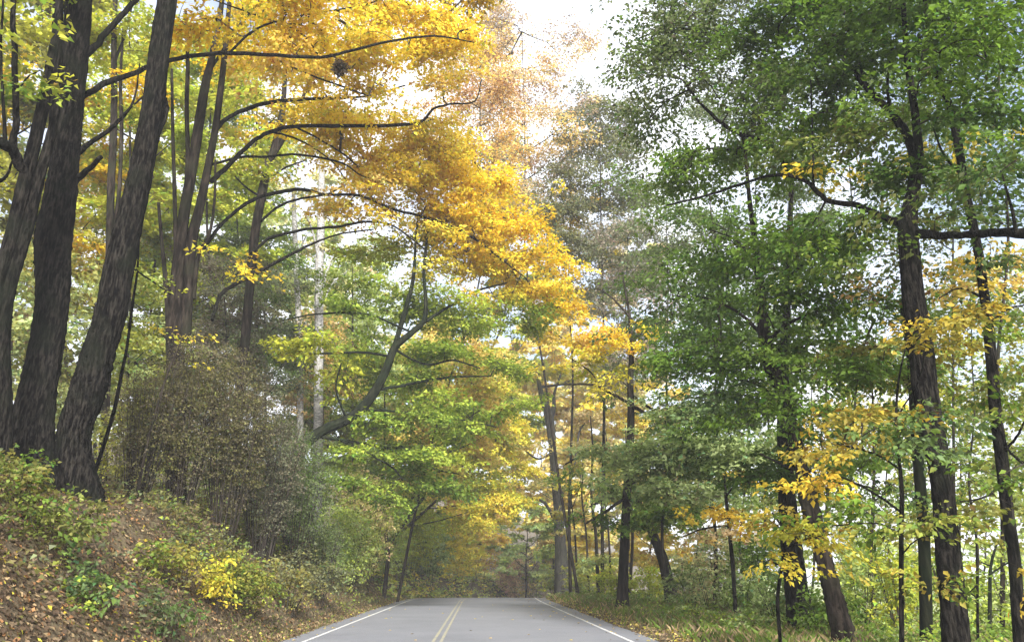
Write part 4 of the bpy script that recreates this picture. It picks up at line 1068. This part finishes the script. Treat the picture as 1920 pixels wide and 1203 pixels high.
def ground_leaves(n, x0, x1, y0, y1, L, cols, wts, lift=.02, power=1.9, name='fallen_leaves', label='', keep=None):
    x, y = scatter(n, x0, x1, y0, y1, power)
    if keep is not None:
        k = keep(x, y)
        x, y = x[k], y[k]
    n = len(x)
    z = gz(x, y) + lift + np.abs(RNG.normal(0, .03, n))
    e = .1
    nr = np.stack([-(gz(x + e, y) - gz(x - e, y)) / (2 * e), -(gz(x, y + e) - gz(x, y - e)) / (2 * e), np.ones(n)], -1) + RNG.normal(0, .38, (n, 3))
    nr /= np.linalg.norm(nr, axis=1)[:, None]
    d = RNG.normal(0, 1, (n, 3))
    d -= nr * np.sum(nr * d, 1)[:, None]
    d /= np.linalg.norm(d, axis=1)[:, None]
    s = np.cross(nr, d)
    l = (L * RNG.uniform(.6, 1.3, n))[:, None]
    p = np.stack([x, y, z], -1)
    cu = RNG.uniform(-.15, .35, n)[:, None]
    V = np.stack([p - d * l * .5, p + s * l * .33 + nr * l * cu, p + d * l * .5 + nr * l * .1, p - s * l * .33 + nr * l * cu], 1).reshape(-1, 3)
    i = np.arange(n)[:, None] * 4
    T = np.concatenate([i + [0, 3, 2], i + [0, 2, 1]], 1).reshape(-1, 3)
    c = np.array([PAL[k] for k in cols])[RNG.choice(len(cols), n, p=np.array(wts) / sum(wts))]
    c = np.clip(c * (1 + RNG.normal(0, .3, (n, 1))).clip(.35, 1.8), .01, .8)
    a = Acc()
    a.add(V, None, T, None, np.repeat(c, 2, 0))
    o = a.build(name, M_LEAF, None, color=True, kind='stuff')
    o['label'] = label
    return o


PAL['dry'] = np.array((.20, .145, .09))
PAL['dark_dry'] = np.array((.10, .068, .044))
PAL['straw'] = np.array((.42, .31, .17))
ground_leaves(92000, -13, -4.2, 8.5, 46, .08, ['dry', 'dark_dry', 'rus', 'straw', 'yel', 'oli'], [5, 5, 1.2, 1.6, .35, .7], label='brown fallen leaves covering the left bank')
ground_leaves(24000, 4.0, 10, 12, 50, .09, ['dry', 'straw', 'orn', 'yel', 'dark_dry'], [4, 3, 1.4, 1.2, 1], label='tan fallen leaves along the right verge', keep=lambda x, y: RNG.uniform(0, 1, len(x)) < np.exp(-np.clip(x - 4.3, 0, 9) * .45) + .12)


def ground_weeds(n, x0, x1, y0, y1, L, r, per, cols, label, name='undergrowth', power=1.5, thr=.0):
    x, y = scatter(n, x0, x1, y0, y1, power)
    k = np.sin(x * .9 + y * .35) + np.sin(x * .5 - y * .8 + 2) + RNG.normal(0, .5, n) > thr
    k &= (x > 0) | (RNG.uniform(0, 1, n) < .06 + smooth(-4.5 - (x - bend(y)), .7, 1.9)) | (y > 30)
    x, y = x[k], y[k]
    C = np.stack([x, y, gz(x, y) + RNG.uniform(.05, .38, len(x))], -1)
    th = RNG.uniform(0, 6.28, len(x))
    out = np.stack([np.cos(th), np.sin(th), np.full(len(x), .25)], -1)
    a = Acc()
    ca, cb = np.array([PAL[c[0]] for c in cols]), np.array([PAL[c[1]] for c in cols])
    ki = RNG.integers(0, len(cols), len(x))
    leaves(a, C, out, np.full(len(x), r), per, L, np.repeat(ca[ki], per, 0), np.repeat(cb[ki], per, 0), flat=.6, one=True)
    o = a.build(name, M_LEAF, None, color=True, kind='stuff')
    o['label'] = label


ground_weeds(11000, -13, -4.7, 9, 50, .08, .32, 14, [('oli', 'gry'), ('grn', 'gry'), ('dry', 'oli'), ('lim', 'oli'), ('dark_dry', 'oli')], 'low brambles and weeds over the left bank', thr=.1)
ground_weeds(2600, 5.4, 15, 14, 60, .085, .3, 16, [('grn', 'sage'), ('lim', 'grn'), ('mid', 'grn')], 'low green weeds beyond the right verge', thr=-.6)


ground_weeds(3200, -16, -4.5, 44, 112, .24, .6, 10, [('lim', 'sage'), ('ylg', 'sage'), ('grn', 'sage'), ('yel', 'pal')], 'light green weeds on the bank beyond the crest', thr=-1.2, power=1.0)
ground_weeds(1500, 4.5, 30, 58, 120, .24, .6, 10, [('lim', 'sage'), ('ylg', 'sage'), ('pal', 'sage')], 'pale weeds beyond the crest on the right', thr=-1.2, power=1.0)


def grass(n, x0, x1, y0, y1, h, cols, label, power=1.4, fall=None):
    x, y = scatter(n, x0, x1, y0, y1, power)
    if fall is not None:
        k = RNG.uniform(0, 1, n) < fall(x - bend(y), y)
        x, y = x[k], y[k]
    n = len(x)
    p = np.stack([x, y, gz(x, y) - .02], -1)
    th = RNG.uniform(0, 6.28, n)
    d = np.stack([np.cos(th), np.sin(th), np.zeros(n)], -1)
    hh = (h * RNG.uniform(.5, 1.4, n))[:, None]
    w = .0042 + .0002 * y[:, None]
    ln = np.stack([np.cos(th + 1.2), np.sin(th + 1.2), np.zeros(n)], -1) * hh * RNG.uniform(.1, .8, n)[:, None]
    V = np.stack([p - d * w, p + d * w, p + ln * .35 + [0, 0, 1] * hh * .6 + d * w * .8, p + ln + [0, 0, 1] * hh * .9], 1).reshape(-1, 3)
    i = np.arange(n)[:, None] * 4
    T = np.concatenate([i + [0, 1, 2], i + [0, 2, 3]], 1).reshape(-1, 3)
    c = np.array([PAL[k] for k in cols])[RNG.integers(0, len(cols), n)]
    c = np.clip(c * (1 + RNG.normal(0, .25, (n, 1))).clip(.4, 1.7), .01, .8)
    a = Acc()
    a.add(V, None, T, None, np.repeat(c, 2, 0))
    o = a.build('grass', M_LEAF, None, color=True, kind='stuff')
    o['label'] = label


grass(44000, 4.15, 13, 13, 64, .26, ['grn', 'oli', 'mid', 'straw', 'grn', 'dry'], 'green and straw grass along the right verge', fall=lambda x, y: .12 + smooth(x, 4.5, 5.8))
grass(15000, -6.2, -4.3, 15, 62, .12, ['grn', 'oli', 'straw', 'dry'], 'thin grass along the left road edge', fall=lambda x, y: np.exp(-np.clip(-4.5 - x, 0, 3) * 1.6))

x, y = scatter(2200, -4.5, 4.0, 12, 56, 1.3)
k = RNG.uniform(0, 1, len(x)) < .03 + np.exp(-(x - bend(x * 0 + y) + 4.5) * 2.2) + np.exp(-(4.0 - x + bend(y)) * 2.2)
x, y = x[k], y[k]
rl = Acc()
th = RNG.uniform(0, 6.28, len(x))
ll = .045 * RNG.uniform(.6, 1.3, len(x))
zz = dip(y) + .03 - .0016 * (x - bend(y) + .3) ** 2
dd = np.stack([np.cos(th), np.sin(th), 0 * th], -1) * ll[:, None]
ss = np.stack([-np.sin(th), np.cos(th), 0 * th], -1) * ll[:, None] * .65
pp = np.stack([x, y, zz], -1)
up_ = np.array([0, 0, .014])
ii = np.arange(len(x))[:, None] * 4
rl.add(np.stack([pp - dd, pp + ss + up_, pp + dd, pp - ss + up_], 1).reshape(-1, 3), None, np.concatenate([ii + [0, 3, 2], ii + [0, 2, 1]], 1).reshape(-1, 3), None,
       np.repeat(np.array([PAL['dry'], PAL['straw'], PAL['yel'], PAL['orn']])[RNG.integers(0, 4, len(x))], 2, 0))
rl.build('fallen_leaves', M_LEAF, None, color=True, kind='stuff')['label'] = 'scattered fallen leaves along the edges of the asphalt'

ground_weeds(2600, -42, -12, 16, 64, .2, .5, 9, [('oli', 'sage'), ('dry', 'oli'), ('ylg', 'sage')], 'low weeds on the wooded slope', thr=-.8, power=1.1)

# squirrel nest of dead leaves and sticks in the golden limbs
nest_c = at(637, 128, 17.2)
nr_ = thing('squirrel_nest', 'dark ball of dead leaves and sticks caught in the golden limbs', 'nest', nest_c)
a = Acc()
k = 130
P0 = blob_points(k, nest_c, .17, .17, .17, RNG)
dv = RNG.normal(0, 1, (k, 3))
dv /= np.linalg.norm(dv, axis=1)[:, None]
tt = np.linspace(-.13, .13, 4)[None, :, None]
tube3(a, P0[:, None] + dv[:, None] * tt, np.full((k, 4), .006))
a.build('sticks', BARK['twig'], nr_, origin=np.array(nr_.location), kind='stuff')
a = Acc()
leaves(a, blob_points(60, nest_c, .15, .15, .15, RNG), RNG.normal(0, 1, (60, 3)), np.full(60, .1), 8, .09, PAL['dark_dry'], PAL['brn'] * .5, flat=1.0)
a.build('dead_leaves', M_LEAF, nr_, color=True, origin=np.array(nr_.location), kind='stuff')
print('LEAVES', LEAF_COUNT)

# the thin pale air that lightens the far end of the road
pts = []
for o in COL.objects:
    if o.type == 'MESH':
        bb = np.array([c[:] for c in o.bound_box]) + np.array(o.matrix_basis.translation) + (np.array(o.parent.matrix_basis.translation) if o.parent else 0)
        pts += [bb.min(0), bb.max(0)]
lo, hi = np.min(pts, 0) - 1.0, np.max(pts, 0) + 1.0
a = Acc()
a.add([(x, y, z) for z in (lo[2], hi[2]) for y in (lo[1], hi[1]) for x in (lo[0], hi[0])],
      [(0, 2, 3, 1), (4, 5, 7, 6), (0, 1, 5, 4), (2, 6, 7, 3), (0, 4, 6, 2), (1, 3, 7, 5)])
mh, n, l = new_mat('haze')
ho = n.new('ShaderNodeOutputMaterial')
pv = n.new('ShaderNodeVolumePrincipled')
pv.inputs['Color'].default_value = (.93, .95, 1.0, 1)
pv.inputs['Density'].default_value = HAZE
l.new(pv.outputs['Volume'], ho.inputs['Volume'])
hz = a.build('haze', mh, kind='stuff')
hz['label'] = 'thin pale haze in the air'
